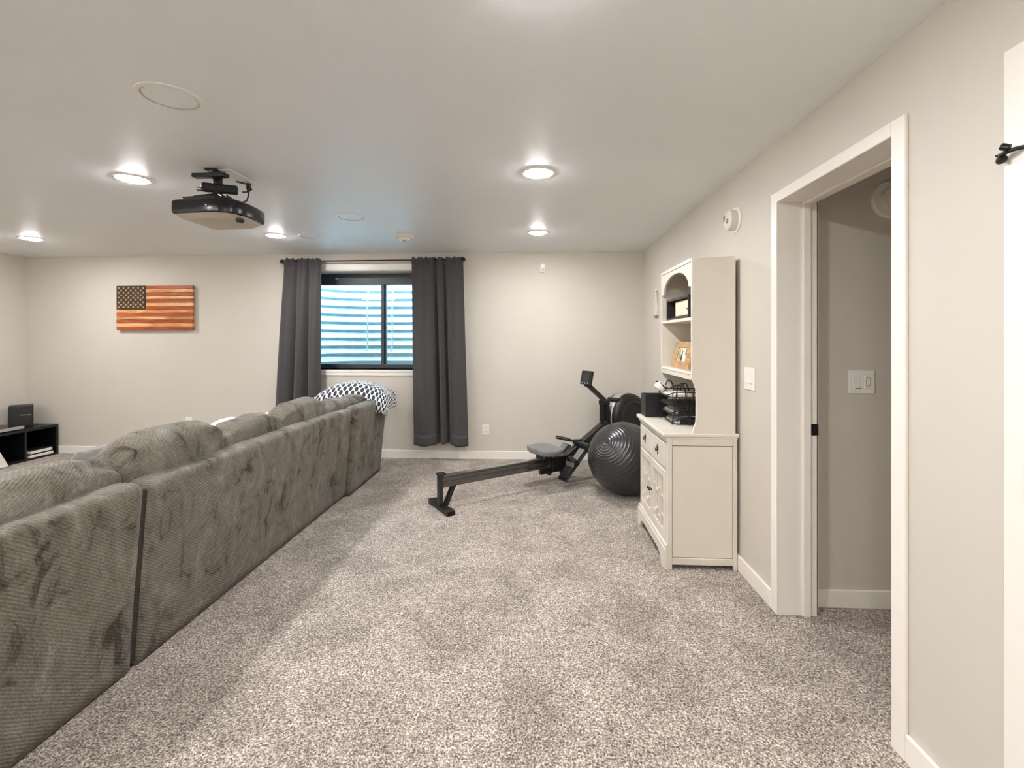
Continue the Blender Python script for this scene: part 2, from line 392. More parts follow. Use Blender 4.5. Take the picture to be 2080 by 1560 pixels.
MB().box(mx+.02, fy0+.02, WZ0+.05, mx+.034, fy1, WZ1-.145).build('sash_stile', M['frame'], w1, bevel=.002)
g0 = MB().box(WX0+.04, fy0+.04, WZ0+.05, mx-.02, fy0+.044, WZ1-.145).build('pane', M['glass'], w1)
MB().box(mx+.034, fy0+.04, WZ0+.05, WX1-.04, fy0+.044, WZ1-.145).build('pane', M['glass'], w1)
lt = MB().box(-2.48, fy0-.012, WZ1-.075, -2.44, fy0, WZ1-.060).build('latch', M['silver'], w1, bevel=.003)
# window well outside
wl = struct('window_well', loc=(-1.77, T, .75)) if False else thing('window_well', 'corrugated galvanised window well seen through the glass', 'window well', (-1.77, T, .75))
def wellfn(u, v):
    a = PI*u; z = .75+v*1.8; k = .42-.5*math.cos(2*PI*v*16)-.16*math.cos(4*PI*v*16+.9)
    rr = k**1.0*.035
    cx, sx = math.cos(a), math.sin(a)
    e = 2/3.2
    px = math.copysign(abs(cx)**e, cx); py = abs(sx)**e
    return (-1.77-(1.24+rr)*px, T+.0+(.92+rr)*py, z)
MB().grid(wellfn, 72, 256).build('corrugated_liner', M['well'], wl, smooth='all')
MB().box(-3.1, T, .7, -.45, T+1.05, .75).build('gravel_bed', M['gravel'], wl)
ld = thing('escape_ladder', 'steel escape ladder hanging inside the window well', 'ladder', (-2.2, T+.80, 1.2))
ly = T+.78
for x in (-2.385, -2.03):
    MB().tube([(x-.02, ly-.03, 1.21), (x, ly-.035, 1.3), (x, ly-.03, 1.9), (x+.012, ly-.02, 2.2), (x+.01, ly, 2.45), (x+.01, ly+.16, 2.52), (x+.01, ly+.26, 2.50)], .011, 8).build('ladder_rail', M['steel'], ld, smooth=True)
for z in (1.345, 1.655, 1.955): MB().tube([(-2.45, ly-.03, z), (-1.99, ly-.03, z)], .009, 8).build('rung', M['steel'], ld, smooth=True)

# ------------------------------------------------------------------ recessed ceiling lights
L0 = thing('recessed_light', 'round recessed ceiling light nearest the camera, cut by the top edge', 'ceiling light', (.01, 1.27, H), 'recessed ceiling lights')
MB().lathe([(.100, 0), (.098, -.006), (.088, -.008), (.080, -.005), (.080, 0)], (0+.01, 1.27, H), seg=40).build('trim_ring', M['white'], L0, smooth=True)
MB().lathe([(.080, -.0035), (.077, -.0085), (.066, -.0130), (.045, -.016), (.022, -.0176), (0, -.018)], (.01, 1.27, H), seg=40).build('diffuser', M['lamp'], L0, smooth='all')
for x, y, lb in ((.012, 2.835, 'round recessed ceiling light in the middle of the right-hand row, before the window wall'),
                 (.019, 4.414, 'round recessed ceiling light above the rowing machine, near the back wall'),
                 (-2.528, 2.81, 'round recessed ceiling light to the left of the projector'),
                 (-2.521, 4.409, 'round recessed ceiling light low beside the projector, towards the curtains'),
                 (-5.034, 4.414, 'round recessed ceiling light in the far left corner of the room')):
    dup(L0, (x, y, H), lb)
for x in (.01, -2.525, -5.03):
    for y in (1.27, -.30, -1.86):
        if (x, y) != (.01, 1.27): dup(L0, (x, y, H), 'recessed ceiling light outside the photo, %s column, %s' % ({.01: 'right', -2.525: 'middle', -5.03: 'left'}[x], {1.27: 'level with the doorway', -.30: 'just behind the camera', -1.86: 'by the rear wall'}[y]))

# ceiling speakers
S0 = thing('ceiling_speaker', 'large flush round ceiling speaker at upper left of the photo', 'ceiling speaker', (-1.524, 1.876, H), 'flush ceiling speakers')
MB().lathe([(.122, 0), (.121, -.004), (.114, -.0055), (.103, -.004), (.103, 0)], (-1.524, 1.876, H), seg=56).build('bezel', M['white'], S0, smooth=True)
MB().lathe([(.103, -.0012), (.09, -.0022), (0, -.003)], (-1.524, 1.876, H), seg=56).build('grille', M['ceil'], S0, smooth='all')
dup(S0, (-1.525, 3.787, H), 'flush round ceiling speaker between the projector and the smoke detector')
dup(S0, (-2.195, 4.472, H), 'flush round ceiling speaker just right of the light near the curtains')
sd = thing('smoke_detector', 'white round smoke detector on ceiling near the window', 'smoke detector', (-1.277, 4.475, H))
MB().lathe([(.088, 0), (.088, -.022), (.082, -.03), (.070, -.034), (.0, -.034)], (-1.277, 4.475, H), seg=40).build('housing', M['offw'], sd, smooth=True)
MB().lathe([(.058, -.034), (.054, -.046), (.040, -.053), (0, -.054)], (-1.277, 4.475, H), seg=40).build('sensor_dome', M['white'], sd, smooth=True)
MB().lathe([(.016, -.054), (.014, -.057), (0, -.058)], (-1.277, 4.475, H), seg=20).build('test_button', M['grey'], sd, smooth=True)

# ------------------------------------------------------------------ projector
pj = thing('projector', 'black projector hung below the ceiling on a black bracket', 'projector', (-1.89, 2.74, H))
out = [(-2.085, 2.575), (-1.97, 2.556), (-1.86, 2.548), (-1.80, 2.552), (-1.755, 2.568), (-1.722, 2.600), (-1.703, 2.645), (-1.696, 2.70), (-1.70, 2.80), (-1.712, 2.87), (-1.75, 2.90), (-1.90, 2.925), (-2.06, 2.92), (-2.09, 2.90), (-2.095, 2.74)]
cxm, cym = -1.895, 2.735
def ring(z, ins, dx=0): 
    r = []
    for x, y in out:
        dd = Vector((x-cxm, y-cym)); l = dd.length; dd = dd*((l-ins)/l); r.append((cxm+dd.x+dx, cym+dd.y, z))
    return r
MB().loft([ring(2.112, .012), ring(2.118, .002), ring(2.135, 0), ring(2.182, .001), ring(2.194, .010), ring(2.200, .03)]).build('body', M['gloss'], pj, smooth=True)
MB().loft([ring(2.086, .060), ring(2.092, .045), ring(2.112, .014)]).build('base_panel', M['tan'], pj, smooth=True)
MB().loft([[(cxm+(x-cxm)*.72-.03, cym+(y-cym)*.72, z) for x, y in out] for z in (2.2, 2.222)]).build('top_deck', M['blackp'], pj, bevel=.006)
MB().lathe([(.045, 0), (.045, .018), (.036, .02), (.034, .004), (0, .004)], (-2.095, 2.80, 2.155), (-1, 0, 0), 28).build('lens', M['lens'], pj, smooth=True)
MB().lathe([(0, 0), (.006, 0), (.005, .004), (0, .005)], (-1.86, 2.5475, 2.150), (0, -1, 0), 12).build('indicator', M['silver'], pj, smooth=True)
MB().lathe([(0, 0), (.022, 0), (.022, .012), (.016, .022), (0, .022)], (-1.735, 2.66, 2.096), (0, 0, -1), 20).build('foot', M['blackp'], pj, smooth=True)
mt = MB().box(-1.955, 2.66, H-.010, -1.888, 2.74, H).build('ceiling_bracket', M['black'], pj, bevel=.004)
MB().box(-2.0, 2.615, 2.335, -1.80, 2.66, 2.358).build('cross_arm', M['black'], pj, bevel=.004)
MB().tube([(-1.90, 2.70, H-.01), (-1.90, 2.70, 2.26)], .026, 18).build('drop_pole', M['black'], pj, smooth=True)
MB().beam((-1.97, 2.66, 2.29), (-1.80, 2.74, 2.29), .05, .046, (0, 0, 1)).build('tilt_knuckle', M['blackp'], pj, bevel=.01)
MB().tube([(-1.99, 2.65, 2.275), (-1.95, 2.665, 2.275)], .012, 12).build('thumb_screw', M['steel'], pj, smooth=True)
for dx, dy in ((-.10, -.06), (.07, -.06), (-.10, .08), (.07, .08)):
    MB().beam((-1.90, 2.70, 2.255), (-1.90+dx, 2.70+dy, 2.222), .022, .01, (0, 0, 1)).build('mount_arm', M['black'], pj, bevel=.003)
MB().tube([(-1.815, 2.80, 2.30), (-1.80, 2.83, 2.31), (-1.79, 2.86, 2.335), (-1.80, 2.84, 2.36), (-1.84, 2.78, 2.36)], .005, 8).build('cable_loop', M['blackp'], pj, smooth=True)
pp = thing('ceiling_outlet_plate', 'white outlet plate on the ceiling behind the projector bracket', 'outlet', (-1.84, 2.82, H))
MB().box(-1.883, 2.68, H-.008, -1.806, 2.955, H).build('plate', M['white'], pp, bevel=.002)
MB().box(-1.87, 2.87, H-.012, -1.82, 2.94, H-.008).build('receptacle', M['offw'], pp, bevel=.002)
pc = thing('power_cord', 'black power cord plugged in the ceiling plate, looping to the projector', 'cord', (-1.84, 2.9, H-.012))
MB().lathe([(0, 0), (.014, 0), (.015, .03), (.008, .055), (.005, .06)], (-1.84, 2.905, H-.012), (0, 0, -1), 16).build('plug', M['blackp'], pc, smooth=True)
MB().tube([(-1.84, 2.905, H-.07), (-1.84, 2.904, 2.31), (-1.845, 2.895, 2.275), (-1.86, 2.87, 2.258), (-1.885, 2.83, 2.262), (-1.90, 2.78, 2.275)], .0045, 8).build('cable', M['blackp'], pc, smooth=True)

# ------------------------------------------------------------------ curtains
def curtain(name, label, x0t, x1t, x0b, x1b, folds, zb, seed):
    t = thing(name, label, 'curtain', ((x0t+x1t)/2, 5.285, zb), 'grey curtains at the window')
    rnd = random.Random(seed); ph = [rnd.uniform(0, 6.28) for _ in range(8)]
    top = 2.325
    def fn(u, v):
        z = zb+(top-zb)*v
        sp = 1-v
        x = (x0t+(x1t-x0t)*u)*(v)+(x0b+(x1b-x0b)*u)*(1-v)
        amp = .018+.022*min(1, sp*1.6)
        f = 0
        for c_, w_, s_ in folds: f += s_*math.exp(-((u-c_)/w_)**2)
        y = 5.285+0.075*f*min(1, .22+sp*1.3)+.006*math.sin(u*37+ph[0]+2*math.sin(v*3))*(.4+v)
        if v > .9:
            y += .008*math.sin(u*95+ph[1])*(v-.9)*10
        if v > .975: z += .012*math.sin(u*63+ph[2])*math.sin(u*17)
        if abs(v-.985) < .004: y -= .004
        y += .004*nz3((u*9, v*6, seed), 1)
        z += .006*math.sin(u*9+ph[3])*(1-v)**6*2
        return (x, y, z)
    b = MB().grid(fn, 110, 70).build('panel', M['curtain'], t, smooth='all', solid=.004)
    def hem(u, v):
        p = fn(u, v*.055); return (p[0], p[1]-.0035, p[2]-.001)
    MB().grid(hem, 110, 4).build('hem', M['curtain'], b, smooth='all', solid=.003)
    def pocket(u, v):
        p = fn(u, .962+.03*v); return (p[0], p[1]-.014*math.sin(PI*v)-.003, p[2])
    MB().grid(pocket, 110, 8).build('rod_pocket', M['curtain'], b, smooth='all', solid=.003)
    return t
curtain('curtain', 'dark grey curtain panel left of the window, its foot behind the sofa', -2.915, -2.482, -3.04, -2.478,
        [(.10, .10, -.5), (.33, .045, 1.0), (.47, .07, -.7), (.64, .05, 1.1), (.84, .12, -.7)], .19, 3)
curtain('curtain', 'dark grey curtain panel right of the window, hanging full length to the baseboard', -1.418, -.83, -1.392, -.765,
        [(.18, .16, -.7), (.455, .035, 1.2), (.54, .03, -.6), (.625, .038, 1.2), (.82, .14, -.8), (.72, .03, .3)], .19, 11)
rd = thing('curtain_rod', 'thin black curtain rod with ball ends over the window', 'curtain rod', (-1.88, 5.285, 2.295))
MB().tube([(-2.925, 5.285, 2.295), (-.85, 5.285, 2.300)], .008, 12).build('rod', M['black'], rd, smooth=True)
for x, z in ((-2.945, 2.294), (-.828, 2.300)):
    MB().lathe([(0, -.026), (.016, -.02), (.024, -.006), (.026, .004), (.02, .018), (.008, .026), (0, .028)], (x, 5.285, z), (1, 0, 0), 20).build('finial', M['black'], rd, smooth='all')
for x in (-2.88, -.865): MB().beam((x, 5.285, 2.297), (x, D, 2.297), .012, .012, (0, 0, 1)).build('bracket', M['black'], rd)

# ------------------------------------------------------------------ wooden flag
FX0, FX1, FZ0, FZ1, FY = -5.035, -4.085, 1.503, 2.035, D-.045
fl = thing('wooden_flag', 'wooden stars and stripes wall plaque made of stained planks', 'wall art', ((FX0+FX1)/2, D-.02, FZ0))
hs = (FZ1-FZ0)/13; cxr = FX0+.385*(FX1-FX0)
MB().box(FX0+.02, D-.022, FZ0+.02, FX1-.02, D-.002, FZ1-.02).build('backing_board', M['canton'], fl)
for i in range(13):
    z1 = FZ1-i*hs; x0 = cxr+.002 if i < 7 else FX0
    pk = MB().box(x0, FY-random.uniform(0, .004), z1-hs+.0014, FX1-random.uniform(0, .003), D-.02, z1-.0014)
    pk.build('plank', M['cedar'] if i % 2 == 0 else M['pine'], fl, bevel=.0012, seg=1)
ct = MB().box(FX0, FY-.003, FZ1-7*hs+.0014, cxr-.001, D-.02, FZ1).build('star_field', M['canton'], fl, bevel=.0015)
ss = MB()
cw_, ch_ = cxr-FX0, 7*hs
for r in range(9):
    for k in range(6 if r % 2 == 0 else 5):
        sx = FX0+cw_*((k*2+1+(r % 2))/12); sz = FZ1-ch_*(r+1)/10
        pts = [(sx+(.0165 if j % 2 == 0 else .0075)*math.sin(j*PI/5), sz+(.0165 if j % 2 == 0 else .0075)*math.cos(j*PI/5)) for j in range(10)]
        ss.prism(pts, 'y', FY-.006, FY-.003)
so = ss.build('stars', M['star'], ct); so['kind'] = 'stuff'

# ------------------------------------------------------------------ wall plates, sensors
def outlet(label, x, z, loc_y=D):
    t = thing('wall_outlet', label, 'outlet', (x, loc_y, z), 'outlets on the back wall')
    MB().box(x-.041, loc_y-.006, z-.063, x+.041, loc_y, z+.063).build('cover_plate', M['white'], t, bevel=.002)
    for dz in (-.022, .022):
        f = MB().box(x-.017, loc_y-.009, z+dz-.016, x+.017, loc_y-.006, z+dz+.016).build('receptacle', M['white'], t, bevel=.003)
        for dx in (-.007, .007): MB().box(x+dx-.0015, loc_y-.0095, z+dz-.003, x+dx+.0015, loc_y-.0089, z+dz+.008).build('slot', M['blackp'], f)
    return t
outlet('white wall outlet low on the back wall right of the curtain', -.585, .342)
outlet('white wall outlet showing just above the sofa cushions', -4.165, .395)
ps = thing('motion_sensor', 'small white motion sensor high on the back wall', 'sensor', (.076, D, 2.215))
MB().box(.047, D-.03, 2.167, .105, D, 2.264).build('housing', M['white'], ps, bevel=.008, seg=3)
MB().lathe([(.02, 0), (.018, .008), (.01, .013), (0, .014)], (.076, D-.03, 2.195), (0, -1, 0), 20).build('lens', M['offw'], ps, smooth='all')
ca = thing('wall_alarm', 'white round alarm on the right wall above the hutch', 'alarm', (XW, 2.93, 2.125))
MB().lathe([(.078, 0), (.078, .006), (.073, .010), (.0, .010)], (XW, 2.93, 2.120), (-1, 0, 0), 40).build('mounting_ring', M['white'], ca, smooth=True)
MB().lathe([(.060, .010), (.062, .03), (.058, .05), (.048, .058), (0, .06)], (XW, 2.93, 2.120), (-1, 0, 0), 40).build('housing', M['offw'], ca, smooth=True)
MB().lathe([(.016, 0), (.014, .004), (0, .005)], (XW-.059, 2.915, 2.112), (-1, 0, 0), 20).build('test_button', M['grey'], ca, smooth=True)
for k in range(3): MB().box(XW-.061, 2.95+k*.008, 2.135-k*.01, XW-.058, 2.953+k*.008, 2.15).build('vent_slot', M['grey'], ca)
ha = thing('hall_alarm', 'white round domed alarm seen through the doorway', 'alarm', (1.822, 2.513, 2.109))
MB().lathe([(.094, 0), (.094, .016), (.088, .022), (.066, .024), (0, .024)], (1.822, 2.513, 2.109), (0, -1, 0), 44).build('mounting_ring', M['white'], ha, smooth=True)
MB().lathe([(.064, .024), (.058, .045), (.04, .056), (0, .06)], (1.822, 2.513, 2.109), (0, -1, 0), 44).build('dome', M['offw'], ha, smooth=True)
sw = thing('light_switch', 'white switch plate with two slim dimmers beside the hutch', 'light switch', (XW, 2.742, 1.165))
MB().box(XW-.006, 2.678, 1.102, XW, 2.808, 1.23).build('cover_plate', M['white'], sw, bevel=.002)
for y in (2.718, 2.768):
    p = MB().box(XW-.009, y-.017, 1.132, XW-.006, y+.017, 1.2).build('rocker', M['white'], sw, bevel=.002)
    MB().box(XW-.0095, y-.013, 1.137, XW-.0088, y+.013, 1.140).build('slot', M['grey'], p)
hs_ = thing('hall_switch', 'white square switch plate inside the doorway', 'light switch', (1.682, 2.513, 1.17))
MB().box(1.618, 2.506, 1.110, 1.746, 2.513, 1.23).build('cover_plate', M['white'], hs_, bevel=.002)
p = MB().box(1.637, 2.503, 1.135, 1.672, 2.506, 1.202).build('rocker', M['white'], hs_, bevel=.002)
MB().box(1.648, 2.5025, 1.137, 1.678, 2.5032, 1.140).build('slot', M['grey'], p)
MB().box(1.695, 2.503, 1.137, 1.728, 2.506, 1.204).build('rocker', M['white'], hs_, bevel=.002)
MB().tube([(1.7115+.010*math.cos(a)*1.0, 2.5025, 1.171+.010*math.sin(a)+(.012 if math.sin(a) > 0 else -.012)) for a in [k*PI/8 for k in range(16)]], .0012, 6, closed=True).build('dial', M['grey'], hs_)

# ------------------------------------------------------------------ sofa
def sofa_back(y0, y1, parent, xb=-1.69, xt=-1.625, ht=.785, thick=.13, seed=0, mat='sofa', name='back_panel', bulge=.0):
    # rounded profile (x,z) going round the section, swept along y with softened ends
    prof = []
    n = 14
    for i in range(n+1): t = i/n; prof.append((xb+(xt-xb)*t**1.15, .012+(ht-.04-.012)*t))
    for k in range(1, 7): a = k*PI/12; prof.append((xt-.04+.04*math.cos(a), ht-.04+.04*math.sin(a)))
    for k in range(1, 4): t = k/3; prof.append((xt-.04-(thick-.07)*t, ht+.004*math.sin(PI*t)))
    for k in range(1, 5): a = PI/2+k*PI/8; prof.append((xt-thick+.03+.03*math.cos(a), ht-.03+.03*math.sin(a)))
    for i in range(1, 7): prof.append((xt-thick-.02*i/6, ht-.03-(ht-.03-.012)*i/6))
    cx_ = sum(p[0] for p in prof)/len(prof); cz_ = ht/2
    ny = max(10, int((y1-y0)/.03)); rings = []
    for j in range(ny+1):
        v = j/ny; y = y0+(y1-y0)*v
        e = min(y-y0, y1-y); ins = .010*(1-min(1, e/.012))**2
        r = []
        for x, z in prof:
            dx, dz = x-cx_, z-cz_
            x2 = cx_+dx*(1-ins/.08) if abs(dx) > 1e-6 else x; z2 = z-(ins if z > cz_ else 0)
            nn = nz3((y*1.6+seed*9, z*2.2, seed), 1)*.010+nz3((y*6, z*7, seed+3), 1)*.004
            nn *= min(1, e/.05)
            if dx > 0: x2 += nn+bulge*math.sin(PI*v)*math.sin(PI*min(1, z/ht))
            elif z > ht*.7: z2 += nn
            r.append((x2, y, max(.0, z2)))
        rings.append(r)
    return MB().loft(rings).build(name, M[mat], parent, smooth='all')
def cushion(cx_, cy_, cz_, sx, sy, sz, parent, seed=0, name='back_cushion', lean=0, mat='sofa2', wr=1.0, e1=.62, e2=.55, res=(72, 44), rz=0):
    def sg(v, e): return math.copysign(abs(v)**e, v)
    R = Matrix.Rotation(rz, 3, 'Z')@Matrix.Rotation(lean, 3, 'Y')
    def fn(u, v):
        th = u*2*PI; ph = (v-.5)*PI*.998
        y = sg(math.sin(ph), e2); rr = sg(math.cos(ph), e2)
        x = rr*sg(math.cos(th), e1); z = rr*sg(math.sin(th), e1)
        p = Vector((x*sx, y*sy, z*sz))
        k = 1+wr*(.085*nz3((x*1.6+seed*5, y*1.8, z*1.6+seed), 1)+.035*nz3((x*4, y*5+seed, z*4), 1))
        # gathered creases running in from the two ends
        end = abs(y)**2.2
        k += wr*.075*end*math.sin(7*th+3*nz3((y*2, th, seed), 1.0)+seed)*rr
        k += wr*.024*math.sin(22*y+4*th*math.copysign(1, y)+6*nz3((x, y*2, z+seed), 1.3))*(.25+.75*end)
        p = Vector((p.x*k, p.y*(1+.05*(k-1)), p.z*k-.012*(y*y)))
        return R@p+Vector((cx_, cy_, cz_))
    return MB().grid(fn, res[0], res[1], closed_u=True).build(name, M[mat], parent, smooth='all')
def seat(y0, y1, parent, seed, x0=-2.62, x1=-1.76):
    MB().box(x0+.04, y0+.01, .06, x1, y1-.01, .30).build('base', M['sofa'], parent, bevel=.03, seg=3)
    cushion((x0+x1)/2-.02, (y0+y1)/2, .385, (x1-x0)/2, (y1-y0)/2-.006, .105, parent, seed, 'seat_cushion', 0, 'sofa', .35, .3, .22, (64, 40))
    for x in (x0+.12, x1-.08):
        for y in (y0+.1, y1-.1): MB().lathe([(0, 0), (.022, 0), (.028, .065), (0, .065)], (x, y, 0), seg=14).build('foot', M['blackp'], parent, smooth=True)
s1 = thing('sofa_section', 'near grey chenille sofa section, cut by the left edge of the photo', 'sofa', (-2.1, .85, 0), 'sections of the grey sectional sofa')
sofa_back(-.05, 1.862, s1, seed=1, ht=.80); seat(-.05, .90, s1, 21); seat(.90, 1.862, s1, 22)
cushion(-1.84, 1.355, .755, .125, .57, .172, s1, 4, lean=.10)
cushion(-1.85, .36, .75, .125, .42, .165, s1, 5, lean=.10)
s2 = thing('sofa_section', 'long middle section of the grey chenille sofa with three plump back cushions', 'sofa', (-2.1, 2.85, 0), 'sections of the grey sectional sofa')
sofa_back(1.902, 3.815, s2, seed=2, ht=.787); g_ = MB().hexa([(-1.76, 1.868, .02), (-1.702, 1.868, .02), (-1.702, 1.904, .02), (-1.76, 1.904, .02), (-1.73, 1.868, .755), (-1.645, 1.868, .755), (-1.645, 1.904, .755), (-1.73, 1.904, .755)]).build('seam_shade', M['gapshade'], s2, bevel=.006)  # dark filler strip stands for the shadowed end face in the gap
g_['label'] = 'dark strip painting the shade in the gap between two sofa sections'
seat(1.902, 2.50, s2, 23); seat(2.50, 3.16, s2, 24); seat(3.16, 3.815, s2, 25)
cushion(-1.835, 2.225, .775, .125, .335, .185, s2, 14, lean=.10, wr=.7)
cushion(-1.845, 2.865, .745, .12, .335, .155, s2, 7, lean=.10)
cushion(-1.84, 3.515, .755, .12, .325, .168, s2, 8, lean=.10)
s3 = thing('sofa_section', 'far corner section of the grey sofa, below the window', 'sofa', (-2.1, 4.35, 0), 'sections of the grey sectional sofa')
sofa_back(3.825, 4.045, s3, xb=-1.685, xt=-1.615, ht=.776, seed=3, name='wedge_panel')
sofa_back(4.052, 4.86, s3, xb=-1.645, xt=-1.565, ht=.79, seed=4)
seat(3.825, 4.84, s3, 26, -2.62, -1.76)
cushion(-1.82, 4.10, .735, .11, .255, .125, s3, 9, lean=.1, wr=.7)
cushion(-1.80, 4.60, .75, .12, .23, .10, s3, 10, lean=.1, wr=.7)
MB().box(-2.62, 4.68, .0, -1.70, 4.86, .52).build('side_panel', M['sofa'], s3, bevel=.05, seg=4)

# patterned throw over the corner
tb = thing('patterned_throw', 'navy and white lattice throw blanket draped over the sofa corner', 'blanket', (-1.8, 4.72, .8))
def thr(u, v):
    # u: along x from left to the hanging end; v: front (camera side) to back
    path = [(-2.30, .74), (-2.20, .82), (-2.09, .885), (-1.96, .920), (-1.82, .925), (-1.68, .895), (-1.57, .855), (-1.500, .805), (-1.480, .74), (-1.485, .665)]
    t = u*(len(path)-1); i = min(int(t), len(path)-2); f = t-i
    x = path[i][0]*(1-f)+path[i+1][0]*f; z = path[i][1]*(1-f)+path[i+1][1]*f
    y = 4.50+.05*math.sin(u*5)+v*.42
    if u > .6: y += .20*(u-.6)*(1-v)
    fold = max(0, .30-v)/.30
    zz = z+.03*math.sin(PI*v)-.20*fold**1.6*(1-max(0, u-.55)/.45)-.03*(1-v)**3+.012*nz3((u*6, v*5, 1), 1)+.010*math.sin(v*11+u*5)*(.3+u)
    y -= .03*math.sin(PI*fold)*(u < .8)
    xx = x+.012*math.sin(v*13)*(1 if u > .7 else 0)
    return (xx, y, zz)
MB().grid(thr, 60, 36, uvf=lambda u, v: (u*29, v*13)).build('throw_cloth', M['throw'], tb, smooth='all', solid=.014)

# things peeking above the back cushions
wp = thing('white_pillow', 'white pillow peeking over the sofa cushions below the outlet', 'pillow', (-2.25, 3.23, .49))
cushion(-2.22, 3.20, .665, .07, .20, .17, wp, 31, 'pillow_body', .3, 'pillow', .5, .7, .6, (40, 28))
wp2 = thing('white_pillow', 'white pillow barely visible behind the sofa, left of the curtain', 'pillow', (-2.25, 3.85, .49))
cushion(-2.22, 3.74, .64, .07, .20, .152, wp2, 32, 'pillow_body', .3, 'pillow', .5, .7, .6, (40, 28))
fb = thing('fleece_blanket', 'crumpled grey fleece blanket behind the near sofa cushions', 'blanket', (-2.3, 2.36, .49))
cushion(-2.24, 2.30, .665, .12, .16, .17, fb, 33, 'blanket_heap', 0, 'fleece', 1.3, .7, .7, (56, 40))

# ------------------------------------------------------------------ media stand and what is on it
ms = thing('media_stand', 'low black open-front media stand in the far left corner', 'tv stand', (-6.0, 4.8, 0))
sx0, sx1, sy0, sy1, sh = XL+.016, -5.80, 3.75, 5.395, .365
MB().box(sx0, sy0, sh-.03, sx1, sy1, sh).build('top_panel', M['blackw'], ms, bevel=.002)
MB().box(sx0, sy0, .0, sx1, sy1, .022).build('bottom_panel', M['blackw'], ms, bevel=.002)
for y in (sy0, 4.42, 5.02, sy1-.025): MB().box(sx0, y, .022, sx1, y+.025, sh-.03).build('upright_panel', M['blackw'], ms, bevel=.002)
MB().box(sx0, sy0+.025, .022, sx0+.01, sy1-.025, sh-.03).build('back_panel', M['blackw'], ms)
for k, (z, dy) in enumerate(((.0225, 0), (.068, .012))):
    t = thing('white_case', ('lower' if k == 0 else 'upper') + ' of two flat white cases in the right bay of the media stand', 'case', (-5.86, 5.2, z))
    MB().box(-5.95, 5.08+dy, z, -5.808, 5.345-dy, z+.030).build('shell', M['paper'], t, bevel=.003)
    MB().box(-5.948, 5.082+dy, z+.030, -5.812, 5.343-dy, z+.0445).build('case_gap_shade', M['blackp'], t, bevel=.001)  # black slab in place of the dark shaded gap above each case
bx = thing('speaker_box', 'black cube speaker standing on the media stand by the wall', 'speaker', (-6.04, 5.19, sh), rz=math.radians(-42), local=True)
MB().box(-.085, -.10, 0, .085, .10, .255).build('cabinet', M['blackp'], bx, bevel=.008)
MB().box(.085, -.09, .02, .092, .09, .24).build('front_grille', M['dgrey'], bx, bevel=.003)
MB().box(.091, -.01, .142, .094, .08, .148).build('trim_strip', M['silver'], bx)
pl_ = thing('flat_player', 'flat silver edged player lying on the media stand', 'media player', (-5.95, 4.8, sh))
MB().box(-6.15, 4.45, sh+.008, -5.815, 5.03, sh+.05).build('housing', M['gloss'], pl_, bevel=.004)
MB().box(-5.815, 4.455, sh+.012, -5.809, 5.025, sh+.046).build('front_strip', M['silver'], pl_, bevel=.002)
for x in (-6.1, -5.86):
    for y in (4.5, 4.98): MB().lathe([(0, 0), (.012, 0), (.012, .008), (0, .008)], (x, y, sh), seg=10).build('foot', M['blackp'], pl_)
wb = thing('pale_panel', 'pale upright panel leaning on the media stand at the left edge', 'panel', (-5.74, 4.8, 0))
MB().hexa([(-5.74, 4.45, 0), (-5.72, 4.45, 0), (-5.72, 4.80, 0), (-5.74, 4.80, 0), (-5.795, 4.45, .20), (-5.775, 4.45, .20), (-5.775, 4.745, .20), (-5.795, 4.745, .20)]).build('board', M['offw'], wb, bevel=.003)
MB().hexa([(-5.745, 4.445, 0), (-5.712, 4.445, 0), (-5.712, 4.805, 0), (-5.745, 4.805, 0), (-5.748, 4.445, .012), (-5.715, 4.445, .012), (-5.715, 4.805, .012), (-5.748, 4.805, .012)]).build('lower_rail', M['grey'], wb)

# ------------------------------------------------------------------ hutch cabinet (base)
cbx0, cbx1, cy0, cy1 = .787, 1.206, 2.87, 3.605
sb = thing('sideboard', 'distressed white sideboard with fretwork doors by the right wall', 'cabinet', ((cbx0+cbx1)/2, (cy0+cy1)/2, 0))
# end frames: corner posts + recessed panel
for yA, yB in ((cy0, cy0+.022), (cy1-.022, cy1)):
    for xa, xb in ((cbx0+.006, cbx0+.034), (cbx1-.022, cbx1)): MB().box(xa, yA, 0, xb, yB, .792).build('corner_post', M['cab'], sb, bevel=.003)
    ye = (yA+.006, yB) if yA == cy0 else (yA, yB-.006)
    MB().box(cbx0+.038, ye[0]+(.004 if yA == cy0 else 0), .072, cbx1-.026, ye[1]-(0 if yA == cy0 else .004), .744).build('end_panel', M['cabside'], sb)
    MB().box(cbx0+.034, yA+.002, .028, cbx1-.022, yB-.002, .068).build('bottom_rail', M['cab'], sb, bevel=.003)
    MB().box(cbx0+.034, yA+.002, .748, cbx1-.022, yB-.002, .79).build('top_rail', M['cab'], sb, bevel=.003)
MB().box(cbx1-.012, cy0+.022, .06, cbx1-.004, cy1-.022, .79).build('back_panel', M['cabin'], sb)
MB().box(cbx0+.03, cy0+.022, .115, cbx1-.012, cy1-.022, .13).build('floor_panel', M['cabin'], sb)
ff = MB(); ff.box(cbx0+.006, cy0+.022, .10, cbx0+.024, cy0+.034, .79).box(cbx0+.006, cy1-.034, .10, cbx0+.024, cy1-.022, .79).box(cbx0+.006, cy0+.034, .758, cbx0+.024, cy1-.034, .79).box(cbx0+.006, cy0+.034, .585, cbx0+.024, cy1-.034, .60).box(cbx0+.006, cy0+.034, .10, cbx0+.024, cy1-.034, .165).box(cbx0+.006, 3.228, .60, cbx0+.024, 3.245, .758)
ff.build('face_frame', M['cab'], sb, bevel=.002)
